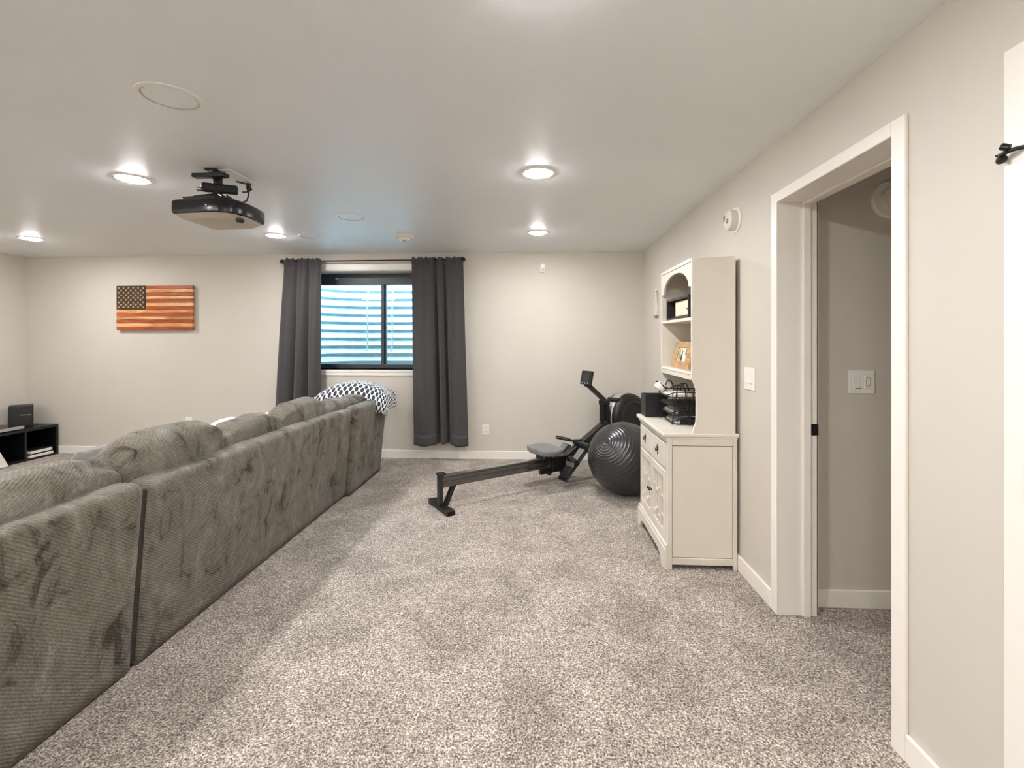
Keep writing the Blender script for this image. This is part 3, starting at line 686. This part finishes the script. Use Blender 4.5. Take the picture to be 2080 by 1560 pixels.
tp = MB().box(cbx0-.022, cy0-.006, .800, cbx1+.010, cy1+.012, .823).build('top_board', M['cab'], sb, bevel=.006, seg=3)
MB().box(cbx0-.010, cy0-.001, .788, cbx1+.004, cy1+.006, .800).build('top_moulding', M['cab'], sb, bevel=.005, seg=2)
MB().box(cbx0-.004, cy0+.0, .776, cbx0+.008, cy1, .788).build('bead_moulding', M['cab'], sb, bevel=.004)
# skirt with bracket feet
sk = [(cy0-.004, 0), (cy0+.075, 0), (cy0+.085, .02), (cy0+.10, .045), (cy0+.13, .058), (cy0+.16, .066), (cy1-.16, .066), (cy1-.13, .058), (cy1-.10, .045), (cy1-.085, .02), (cy1-.075, 0), (cy1+.004, 0), (cy1+.004, .125), (cy0-.004, .125)]
MB().prism(sk, 'x', cbx0-.014, cbx0+.008).build('skirt', M['cab'], sb, bevel=.002)
MB().box(cbx0-.008, cy0-.002, .125, cbx0+.008, cy1+.002, .150).build('skirt_moulding', M['cab'], sb, bevel=.007, seg=3)
def pull(y, z, x, parent):
    h = MB().lathe([(0, 0), (.014, 0), (.012, .004), (0, .005)], (x, y, z+.012), (-1, 0, 0), 16)
    h.prism([(y-.020, z+.014), (y-.008, z+.024), (y, z+.034), (y+.008, z+.024), (y+.020, z+.014), (y+.010, z+.002), (y+.006, z-.018), (y, z-.034), (y-.006, z-.018), (y-.010, z+.002)], 'x', x-.003, x)
    h.tube([(x-.004, y-.016, z+.012), (x-.012, y-.014, z-.002), (x-.014, y, z-.012), (x-.012, y+.014, z-.002), (x-.004, y+.016, z+.012)], .003, 8)
    return h.build('drop_pull', M['brass'], parent, smooth=True)
for y0, y1 in ((cy0+.036, 3.226), (3.247, cy1-.036)):
    dr = MB().box(cbx0-.002, y0, .604, cbx0+.020, y1, .756).build('drawer', M['cab'], sb, bevel=.004, seg=2)
    pull((y0+y1)/2, .682, cbx0-.002, dr)
for side, (y0, y1) in enumerate(((cy0+.036, 3.234), (3.239, cy1-.036))):
    dm = MB(); x0, x1 = cbx0-.002, cbx0+.018; fw = .042
    dm.box(x0, y0, .168, x1, y0+fw, .582).box(x0, y1-fw, .168, x1, y1, .582).box(x0, y0+fw, .168, x1, y1-fw, .215).box(x0, y0+fw, .535, x1, y1-fw, .582)
    dr = dm.build('door', M['cab'], sb, bevel=.003)
    MB().box(x0+.015, y0+fw, .215, x1-.001, y1-fw, .535).build('door_panel', M['cabin'], dr)  # darker colour paints in the shadow between the fretwork bars
    yy0, yy1 = y0+fw, y1-fw; n = 4
    for k in range(1, n): 
        y = yy0+(yy1-yy0)*k/n; MB().box(x0+.002, y-.006, .215, x0+.015, y+.006, .535).build('muntin', M['cab'], dr, bevel=.002)
    for k in range(n):
        a, b = yy0+(yy1-yy0)*k/n, yy0+(yy1-yy0)*(k+1)/n
        for z in ((.41, .29) if k % 2 == 0 else (.44, .26)): MB().box(x0+.002, a+.006, z-.006, x0+.015, b-.006, z+.006).build('muntin', M['cab'], dr, bevel=.002)
    ky = y1-.018 if side == 0 else y0+.018
    MB().lathe([(0, 0), (.006, 0), (.004, .01), (.010, .016), (.008, .024), (0, .025)], (x0, ky, .375), (-1, 0, 0), 16).build('knob', M['brass'], dr, smooth=True)

# ------------------------------------------------------------------ hutch top
hx0, hx1, hy0, hy1, hz0 = .940, 1.196, 2.872, 3.575, .823
hu = thing('hutch', 'tall distressed white hutch with arched top standing on the sideboard', 'shelf unit', ((hx0+hx1)/2, (hy0+hy1)/2, hz0))
sidep = [(hx1, hz0), (hx1, 1.893)] + [(hx0, 1.880), (hx0, 1.155), (hx0+.006, 1.135), (hx0+.016, 1.11), (hx0+.023, 1.085), (hx0+.025, 1.06), (hx0+.025, .915), (hx0+.022, .885), (hx0+.014, .862), (hx0+.006, .845), (hx0+.004, hz0)]
for a, b in ((hy0, hy0+.018), (hy1-.018, hy1)):
    sp_ = MB().prism(sidep, 'y', a, b).build('side_panel', M['cabside'], hu, bevel=.002)
    MB().box(hx0-.003, a+.002, 1.16, hx0, b-.002, 1.876).build('front_edge', M['cab'], sp_, bevel=.001)
MB().box(hx1-.01, hy0+.018, hz0, hx1-.003, hy1-.018, 1.885).build('back_panel', M['cabin'], hu)
MB().box(hx0+.012, hy0+.018, 1.865, hx1-.01, hy1-.018, 1.883).build('top_panel', M['cab'], hu)
# arched valance
ya, yb = hy0+.018, hy1-.018; arc = []
for k in range(0, 25):
    t = k/24; y = ya+.045+(yb-ya-.09)*t
    arc.append((y, 1.715+.118*(1-abs(2*t-1)**2.4)**.62))
MB().prism([(ya, 1.885), (ya, 1.715)]+arc+[(yb, 1.715), (yb, 1.885)], 'x', hx0+.0, hx0+.016).build('arched_valance', M['cab'], hu, bevel=.0015)
MB().box(hx0-.006, ya, 1.862, hx0+.004, yb, 1.886).build('cornice_bead', M['cab'], hu, bevel=.003)
MB().box(hx0+.002, ya, 1.506, hx1-.01, yb, 1.526).build('shelf', M['cab'], hu, bevel=.003)
MB().box(hx0+.002, ya, 1.170, hx1-.01, yb, 1.190).build('shelf', M['cab'], hu, bevel=.003)
rl = MB().box(hx0-.001, ya, 1.142, hx0+.014, yb, 1.186).build('lower_rail', M['cab'], hu, bevel=.003)
MB().box(hx0-.0025, ya+.02, 1.172, hx0-.0005, yb-.02, 1.176).build('incised_line', M['cabin'], rl)

# picture frames
f1 = thing('shadow_box_frame', 'dark shadow box frame holding a cream card on the upper shelf', 'picture frame', (1.0, 3.25, 1.526))
x0, x1, y0, y1, z0, z1 = .965, 1.06, 3.02, 3.522, 1.526, 1.678; b_ = .016
fm = MB(); fm.box(x0, y0, z0, x1, y0+b_, z1).box(x0, y1-b_, z0, x1, y1, z1).box(x0, y0+b_, z0, x1, y1-b_, z0+b_).box(x0, y0+b_, z1-b_, x1, y1-b_, z1)
fm.build('box_frame', M['dark'], f1, bevel=.002)
MB().box(x1-.008, y0+b_, z0+b_, x1-.002, y1-b_, z1-b_).build('backing', M['oak'], f1)
MB().box(x0+.03, y0+.05, z0+.022, x0+.034, y1-.12, z1-.022).build('inner_frame', M['oak'], f1, bevel=.001)
cd = MB().box(x0+.022, y0+.06, z0+.028, x0+.026, y1-.155, z1-.03).build('cream_card', M['photo'], f1)
MB().prism([(y0+.095+.011*math.sin(t)**3, z0+.066+.0085*(13*math.cos(t)-5*math.cos(2*t)-2*math.cos(3*t)-math.cos(4*t))/13) for t in [k*2*PI/20 for k in range(20)]], 'x', x0+.021, x0+.022).build('heart', M['brass'], cd)
f2 = thing('wooden_photo_frame', 'tan wooden frame with a wedding photo leaning on the lower shelf', 'picture frame', (1.0, 3.3, 1.19), local=True, rz=0)
f2.location = (.985, 3.30, 1.1915); f2.rotation_euler = (0, math.radians(14), 0)
fw, fh, fd = .195, .19, .014
fm = MB(); fm.box(0, -fw, 0, fd, fw, .05).box(0, -fw, fh-.045, fd, fw, fh).box(0, -fw, .05, fd, -fw+.10, fh-.045).box(0, fw-.10, .05, fd, fw, fh-.045)
fm.build('frame', M['oak'], f2, bevel=.002)
ph = MB().box(.006, -fw+.10, .05, .01, fw-.10, fh-.045).build('photo', M['photo'], f2)
MB().prism([(-.01, .052), (.035, .052), (.03, .09), (.022, .105), (.025, .125), (.010, .13), (.004, .11), (-.002, .09)], 'x', .0052, .006).build('dark_figure', M['dark'], ph)
MB().prism([(-.06, .052), (-.015, .052), (-.02, .085), (-.026, .11), (-.036, .115), (-.042, .10), (-.045, .08)], 'x', .0052, .006).build('white_figure', M['paper'], ph)
MB().prism([(.04, .06), (.085, .06), (.09, .12), (.06, .14), (.045, .10)], 'x', .0054, .006).build('foliage', M['green'], ph)
MB().prism([(-.095, .09), (-.05, .10), (-.045, .14), (-.09, .142)], 'x', .0054, .006).build('foliage', M['green'], ph)
MB().prism([(fd, .02), (.05, 0.005), (.05, .0), (fd, .10)], 'y', -.02, .02).build('easel_leg', M['brass'], f2)

# ------------------------------------------------------------------ letter tray and papers
TY0, TY1, TX0, TX1 = 3.14, 3.40, .885, 1.155
lt_ = thing('letter_tray', 'black wire four-tier letter tray on the sideboard', 'letter tray', (1.02, 3.27, .823))
tz = [.829, .885, .945, 1.005]
for k, z in enumerate(tz):
    ox = -.012*k
    tr = MB()
    x0, x1 = TX0+ox+.02, TX1
    pts = [(x0+.05, TY0, z+.035), (x1, TY0, z+.035), (x1, TY1, z+.035), (x0+.05, TY1, z+.035), (x0, TY1-.03, z+.012), (x0, TY0+.03, z+.012)]
    tr.tube(pts, .0036, 6, closed=True)
    pts = [(x0+.05, TY0+.006, z+.001), (x1, TY0+.006, z+.001), (x1, TY1-.006, z+.001), (x0+.05, TY1-.006, z+.001), (x0+.01, TY1-.03, z+.001), (x0+.01, TY0+.03, z+.001)]
    tr.tube(pts, .0028, 6, closed=True)
    for j in range(9):
        x = x0+.03+j*(x1-x0-.03)/8; tr.tube([(x, TY0, z+.033), (x, TY0+.006, z), (x, TY1-.006, z), (x, TY1, z+.033)], .0016, 5)
    t_ = tr.build('tier', M['black'], lt_, smooth=True)
    MB().box(x0+.045, TY0+.004, z, x1, TY0+.006, z+.034).build('mesh_side', M['blackp'], t_) if k in (0, 1, 2) else None
for x in (.945, 1.052):
    for y in (TY0-.005,):
        a = [(x-.045, y, .826), (x-.026, y, .95), (x-.018, y, 1.06)]
        if x < 1: a = [(x-.020, TY1+.004, .90), (x-.012, TY1, 1.02), (x-.018, y+.12, 1.055)]
        hp = [(x+.0-.055+.0, y, .826)]
    top = 1.098 if x < 1 else 1.078
    pts = [(x-.05, TY0-.006, .828), (x-.028, TY0-.006, .95), (x-.016, TY0-.006, top-.03), (x-.006, TY0-.006, top-.006), (x+.008, TY0-.006, top), (x+.022, TY0-.006, top-.006), (x+.034, TY0-.006, top-.035), (x+.05, TY0-.006, .95), (x+.068, TY0-.006, .828)]
    MB().tube(pts, .004, 8).build('support_hoop', M['black'], lt_, smooth=True)
    pts = [(p[0], TY1+.006, p[2]) for p in pts]
    MB().tube(pts, .004, 8).build('support_hoop', M['black'], lt_, smooth=True)
items = [(0, .003, 'white paper stack lying in the bottom tray', 'paper', 'paper', .014), (1, .003, 'brown magazine lying in the second tray from the bottom', 'mag', 'magazine', .012),
         (1, .017, 'white papers on top of the brown magazine', 'paper', 'paper', .012), (2, .003, 'dark booklet in the third tray from the bottom', 'dark', 'booklet', .02), (3, .003, 'white paper stack in the topmost tray', 'paper', 'paper', .016)]
for k, dz, lb, mt_, nm, th in items:
    z = tz[k]+dz; x0 = TX0+.03-.012*k+(.0 if mt_ != 'paper' else .012)
    pg = MB(); nl = 4
    for j in range(nl):
        q = random.uniform(-.004, .004); pg.box(x0+q, TY0+.012, z+th*j/nl, TX1-.006, TY1-.02+q, z+th*(j+.85)/nl)
    tag(pg.build({'paper': 'paper_stack', 'mag': 'magazine', 'dark': 'booklet'}[mt_], M[mt_]), lb, nm, 'papers in the letter tray')
pb = thing('small_pouch', 'small white pouch with black straps atop the letter tray', 'pouch', (.86, 3.40, 1.03))
cushion(.885, 3.385, 1.058, .034, .050, .030, pb, 41, 'pouch_body', .5, 'pillow', 1.2, .7, .7, (36, 24))
MB().tube([(.875, 3.36, 1.085), (.90, 3.33, 1.055), (.93, 3.32, 1.046), (.95, 3.31, 1.062), (.975, 3.30, 1.073), (1.0, 3.30, 1.070)], .005, 8).build('strap', M['strap'], pb, smooth=True)
MB().tube([(.86, 3.40, 1.09), (.875, 3.37, 1.083), (.885, 3.36, 1.07)], .006, 8).build('strap', M['strap'], pb, smooth=True)
kb = thing('black_file_box', 'black upright file box behind the letter tray', 'file box', (.90, 3.52, .823))
fm = MB(); x0, x1, y0, y1, z0, z1 = .797, .955, 3.455, 3.600, .8235, .985; e = .006
fm.box(x0, y0, z0, x1, y1, z0+e).box(x0, y0, z0+e, x0+e, y1, z1).box(x1-e, y0, z0+e, x1, y1, z1).box(x0+e, y0, z0+e, x1-e, y0+e, z1).box(x0+e, y1-e, z0+e, x1-e, y1, z1)
fm.build('box_shell', M['blackp'], kb, bevel=.0015)
for k in range(3): MB().box(x0+.012, y0+.03+k*.035, z0+e, x1-.012, y0+.036+k*.035, z1+.006-.008*k).build('divider_sheet', M['dgrey'], kb)

# cord hank hanging on the wall past the hutch
ck = thing('hanging_cord', 'looped white cord hanging on the wall past the hutch', 'cord', (XW-.01, 4.80, 1.9))
MB().lathe([(0, 0), (.008, 0), (.006, .02), (.010, .024), (0, .026)], (XW, 4.79, 1.885), (-1, 0, 0), 12).build('hook', M['white'], ck, smooth=True)
for j, (dy, l) in enumerate(((.06, .26), (.02, .25), (-.02, .22), (-.05, .28))):
    MB().tube([(XW-.018, 4.79, 1.885), (XW-.02, 4.79+dy*.5, 1.85), (XW-.014, 4.79+dy, 1.885-l*.6), (XW-.012, 4.79+dy*.8, 1.885-l)], .0042, 6).build('strand', M['cord'], ck, smooth=True)
MB().tube([(XW-.018, 4.79, 1.89), (XW-.02, 4.85, 1.87), (XW-.016, 4.895, 1.80), (XW-.012, 4.92, 1.735)], .0042, 6).build('strand', M['cord'], ck, smooth=True)
MB().box(XW-.022, 4.74, 1.612, XW-.006, 4.85, 1.632).build('end_tab', M['grey'], ck, bevel=.003)

# ------------------------------------------------------------------ exercise ball
eb = thing('exercise_ball', 'dark grey exercise ball with ringed pole beside the sideboard', 'exercise ball', (.79, 4.26, 0))
R = .322; prof = []
ax = Vector((-.586, -.571, .572)).normalized()
rib = [math.radians(a) for a in (7, 11, 15, 19, 23, 27.5, 32, 37, 42.5, 48.5, 55, 62.5)]
for i in range(0, 241):
    a = PI*i/240; d_ = 0
    for rb in rib:
        d_ += math.exp(-((a-rb)/.010)**2)+math.exp(-((PI-a-rb)/.010)**2)
    rr = R-.0018+.0030*min(1, d_); prof.append((rr*math.sin(a), rr*math.cos(a)))
prof[0] = (0, prof[0][1]); prof[-1] = (0, prof[-1][1])
MB().lathe(prof, (.79, 4.26, R), ax, 96).build('ball_shell', M['ball'], eb, smooth='all')
MB().lathe([(.012, -.004), (.012, .002), (.009, .0045), (0, .0045)], Vector((.79, 4.26, R))+ax*(R-.001), ax, 20).build('valve_plug', M['ball'], eb, smooth=True)

# ------------------------------------------------------------------ rowing machine (local frame: X towards flywheel)
rm = thing('rowing_machine', 'black rowing machine with air flywheel angled across the carpet', 'rowing machine', (-.773, 3.798, 0), rz=math.radians(36), local=True)
ft = MB().box(-.035, -.185, 0, .03, .185, .038).build('rear_foot', M['black'], rm, bevel=.004)
for y in (-.15, .15): MB().box(-.038, y-.035, 0, .033, y+.035, .041).build('foot_cap', M['dgrey'], ft, bevel=.003)
MB().box(-.032, -.024, .038, .004, .024, .282).build('rear_post', M['dgrey'], rm, bevel=.004)
MB().box(-.042, -.030, .280, .028, .030, .298).build('post_cap', M['dgrey'], rm, bevel=.004)
MB().beam((.115, 0, .20), (.035, 0, .03), .04, .034).build('rear_brace', M['black'], rm, bevel=.003)
rz = lambda x: .276
ra = MB()
pf = [(-.022, .180), (.022, .180), (.022, .197), (.016, .203), (.016, .222), (.021, .228), (.021, .240), (.016, .246), (.016, .258), (.026, .264), (.026, .274), (-.026, .274), (-.026, .264), (-.016, .258), (-.016, .246), (-.021, .240), (-.021, .228), (-.016, .222), (-.016, .203), (-.022, .197)]
ra.prism(pf, 'x', .004, 1.30).build('monorail', M['rail'], rm, bevel=.0015)
MB().box(.01, -.022, .2742, 1.28, .022, .277).build('seat_track', M['steel'], rm)
# seat
def seatf(u, v):
    th = u*2*PI; e = .62
    cx_, sx_ = math.copysign(abs(math.cos(th))**e, math.cos(th)), math.copysign(abs(math.sin(th))**e, math.sin(th))
    k = min(1, v*1.0)
    x, y = cx_*.125, sx_*.165
    return x, y
sm = MB()
def sring(z, k, dip, n=48):
    r = []
    for i in range(n):
        th = i*2*PI/n; e = .6
        cx_ = math.copysign(abs(math.cos(th))**e, math.cos(th)); sx_ = math.copysign(abs(math.sin(th))**e, math.sin(th))
        x, y = cx_*.135*k, sx_*.178*k
        if cx_ < 0: x += .035*math.exp(-(y/.05)**2)*k
        zz = z+dip*(.018*(abs(y)/.165)**2+.014*(x/.122)**2 - .012)
        r.append((1.06+x, y, zz))
    return r
sm.loft([sring(.314, .55, 0), sring(.316, .84, .5), sring(.326, .97, 1), sring(.352, 1.0, 1), sring(.366, .96, 1), sring(.369, .82, 1), sring(.361, .5, 1), sring(.356, .15, 1)])
sm.build('seat', M['grey'], rm, smooth=True)
ca_ = MB().box(.985, -.045, .262, 1.15, .045, .318).build('seat_carriage', M['blackp'], rm, bevel=.008)
for x in (1.01, 1.125): MB().tube([(x, -.05, .29), (x, .05, .29)], .013, 14).build('roller', M['steel'], ca_, smooth=True)
MB().box(1.12, -.035, .13, 1.34, .035, .275).build('rail_joint', M['blackp'], rm, bevel=.01)
MB().box(1.0, -.02, .125, 1.12, .02, .180).build('frame_lock', M['black'], rm, bevel=.006)
# main boom
MB().beam((1.20, 0, .165), (1.92, 0, .545), .066, .10).build('main_boom', M['dgrey'], rm, bevel=.006)
MB().beam((1.24, 0, .12), (1.85, 0, .425), .05, .05).build('under_boom', M['black'], rm, bevel=.006)
# foot boards
for s in (-1, 1):
    y = s*.125; a, b = Vector((1.165, y, .075)), Vector((1.435, y, .335)); d_ = (b-a).normalized(); nn = Vector((-d_.z, 0, d_.x))
    fb_ = MB().beam(a, b, .125, .016).build('footboard', M['blackp'], rm, bevel=.006, seg=3)
    MB().beam(a+d_*.02+nn*.014, a+d_*.15+nn*.018, .105, .018).build('heel_pad', M['dgrey'], fb_, bevel=.006)
    MB().beam(a+d_*.20+nn*.016, b-d_*.015+nn*.016, .075, .018).build('flex_rest', M['grey'], fb_, bevel=.007)
    pts = [a+d_*.19+Vector((0, -.068, 0))+nn*.0, a+d_*.20+Vector((0, -.06, 0))+nn*.055, a+d_*.21+nn*.085, a+d_*.20+Vector((0, .06, 0))+nn*.055, a+d_*.19+Vector((0, .068, 0))]
    st_ = MB(); 
    for q0, q1 in zip(pts, pts[1:]): st_.beam(q0, q1, .035, .005, d_)
    st_.build('foot_strap', M['strap'], fb_, bevel=.001)
    MB().beam(a+d_*.15+nn*.02, a+d_*.18+nn*.05, .115, .012).build('heel_cup', M['grey'], fb_, bevel=.004)
MB().tube([(1.30, -.19, .215), (1.30, .19, .215)], .012, 12).build('foot_axle', M['black'], rm, smooth=True)
# handle
hd = MB().tube([(1.425, -.075, .385), (1.43, .075, .385)], .012, 12).build('handle', M['blackp'], rm, smooth=True)
for s in (-1, 1): MB().tube([(1.425, s*.07, .385), (1.42, s*.12, .386), (1.405, s*.20, .388), (1.395, s*.245, .389)], [.015, .019, .019, .018], 14).build('grip', M['dgrey'], hd, smooth=True)
MB().box(1.42, -.03, .355, 1.50, .03, .402).build('handle_cradle', M['blackp'], rm, bevel=.008)
MB().tube([(1.44, 0, .39), (1.80, 0, .56)], .004, 6).build('chain', M['steel'], rm, smooth=True)
# upright, monitor arm, monitor
MB().beam((1.79, 0, .48), (1.79, 0, .735), .05, .022).build('upright', M['black'], rm, bevel=.004)
MB().beam((1.86, 0, .50), (1.845, 0, .735), .06, .05).build('upright', M['black'], rm, bevel=.006)
MB().box(1.775, -.035, .715, 1.875, .035, .765).build('arm_bracket', M['black'], rm, bevel=.008)
MB().box(1.84, -.04, .46, 1.885, .04, .66).build('chain_housing', M['blackp'], rm, bevel=.012)
MB().beam((1.845, 0, .745), (1.61, 0, .925), .045, .042).build('monitor_arm', M['dgrey'], rm, bevel=.006)
MB().box(1.575, -.03, .915, 1.635, .03, .940).build('arm_hinge', M['blackp'], rm, bevel=.006)
md = Vector((-.97, 0, .22)).normalized(); ct_ = Vector((1.585, 0, 1.005)); up_ = Vector((.22, 0, .97)).normalized()
mn = MB().beam(ct_-up_*.07, ct_+up_*.07, .15, .028).build('monitor', M['blackp'], rm, bevel=.006)
MB().beam(ct_-up_*.042+md*.0145, ct_+up_*.045+md*.0145, .10, .003).build('screen', M['screen'], mn)
for y in (-.04, 0, .04): MB().lathe([(0, 0), (.008, 0), (.007, .003), (0, .004)], ct_-up_*.056+md*.0145+Vector((0, y, 0)), md, 10).build('button', M['silver'], mn)
MB().beam(ct_-up_*.05-md*.025, ct_+up_*.045-md*.025, .10, .03).build('battery_case', M['blackp'], mn, bevel=.006)
# flywheel
FC = (2.125, 0, .575); FR = .25
hp = [(.132, -.105), (.14, -.122), (.185, -.122), (.215, -.112), (.236, -.09), (.244, -.06), (.244, .06), (.238, .085), (.215, .105), (0, .11)]
fw_ = MB().lathe([(0, .02), (.128, .02)]+hp, FC, (0, 1, 0), 64).build('flywheel_housing', M['blackp'], rm, smooth=True)
MB().lathe([(.136, -.118), (.15, -.132), (.170, -.130), (.185, -.119), (.136, -.11)], FC, (0, 1, 0), 64).build('damper_ring', M['dgrey'], fw_, smooth=True)
MB().lathe([(0, -.098), (.017, -.098), (.02, .02), (0, .021)], FC, (0, 1, 0), 20).build('hub', M['silver'], fw_, smooth=True)
for k in range(9):
    a = k*2*PI/9; MB().beam((FC[0]+.02*math.cos(a), -.03, FC[2]+.02*math.sin(a)), (FC[0]+.128*math.cos(a), -.03, FC[2]+.128*math.sin(a)), .03, .004).build('fan_blade', M['blackp'], fw_)
def band(a0, a1):
    m_ = MB(); n = 16
    def fn(u, v): a = a0+(a1-a0)*u; return (FC[0]+.2465*math.cos(a), -.052+.104*v, FC[2]+.2465*math.sin(a))
    return m_.grid(fn, n, 2).build('mesh_band', M['silver'], fw_, smooth='all', solid=.004)
band(math.radians(139), math.radians(200)); band(math.radians(86), math.radians(125))
MB().tube([(FC[0]-.163, -.075, FC[2]+.182), (FC[0]-.163, .075, FC[2]+.182)], .022, 14).build('rim_clamp', M['black'], fw_, smooth=True)
MB().tube([(FC[0]-.225, -.07, FC[2]-.10), (FC[0]-.225, .07, FC[2]-.10)], .02, 14).build('rim_clamp', M['black'], fw_, smooth=True)
for s in (-1, 1):
    MB().beam((2.0, s*.05, .42), (2.02, s*.24, .03), .04, .03, (1, 0, 0)).build('front_leg', M['black'], rm, bevel=.004)
ff_ = MB().box(1.985, -.30, .0, 2.045, .30, .036).build('front_foot', M['black'], rm, bevel=.004)
for s in (-1, 1): MB().lathe([(0, -.012), (.03, -.012), (.03, .012), (0, .012)], (2.06, s*.24, .031), (0, 1, 0), 20).build('caster', M['grey'], ff_, smooth=True)
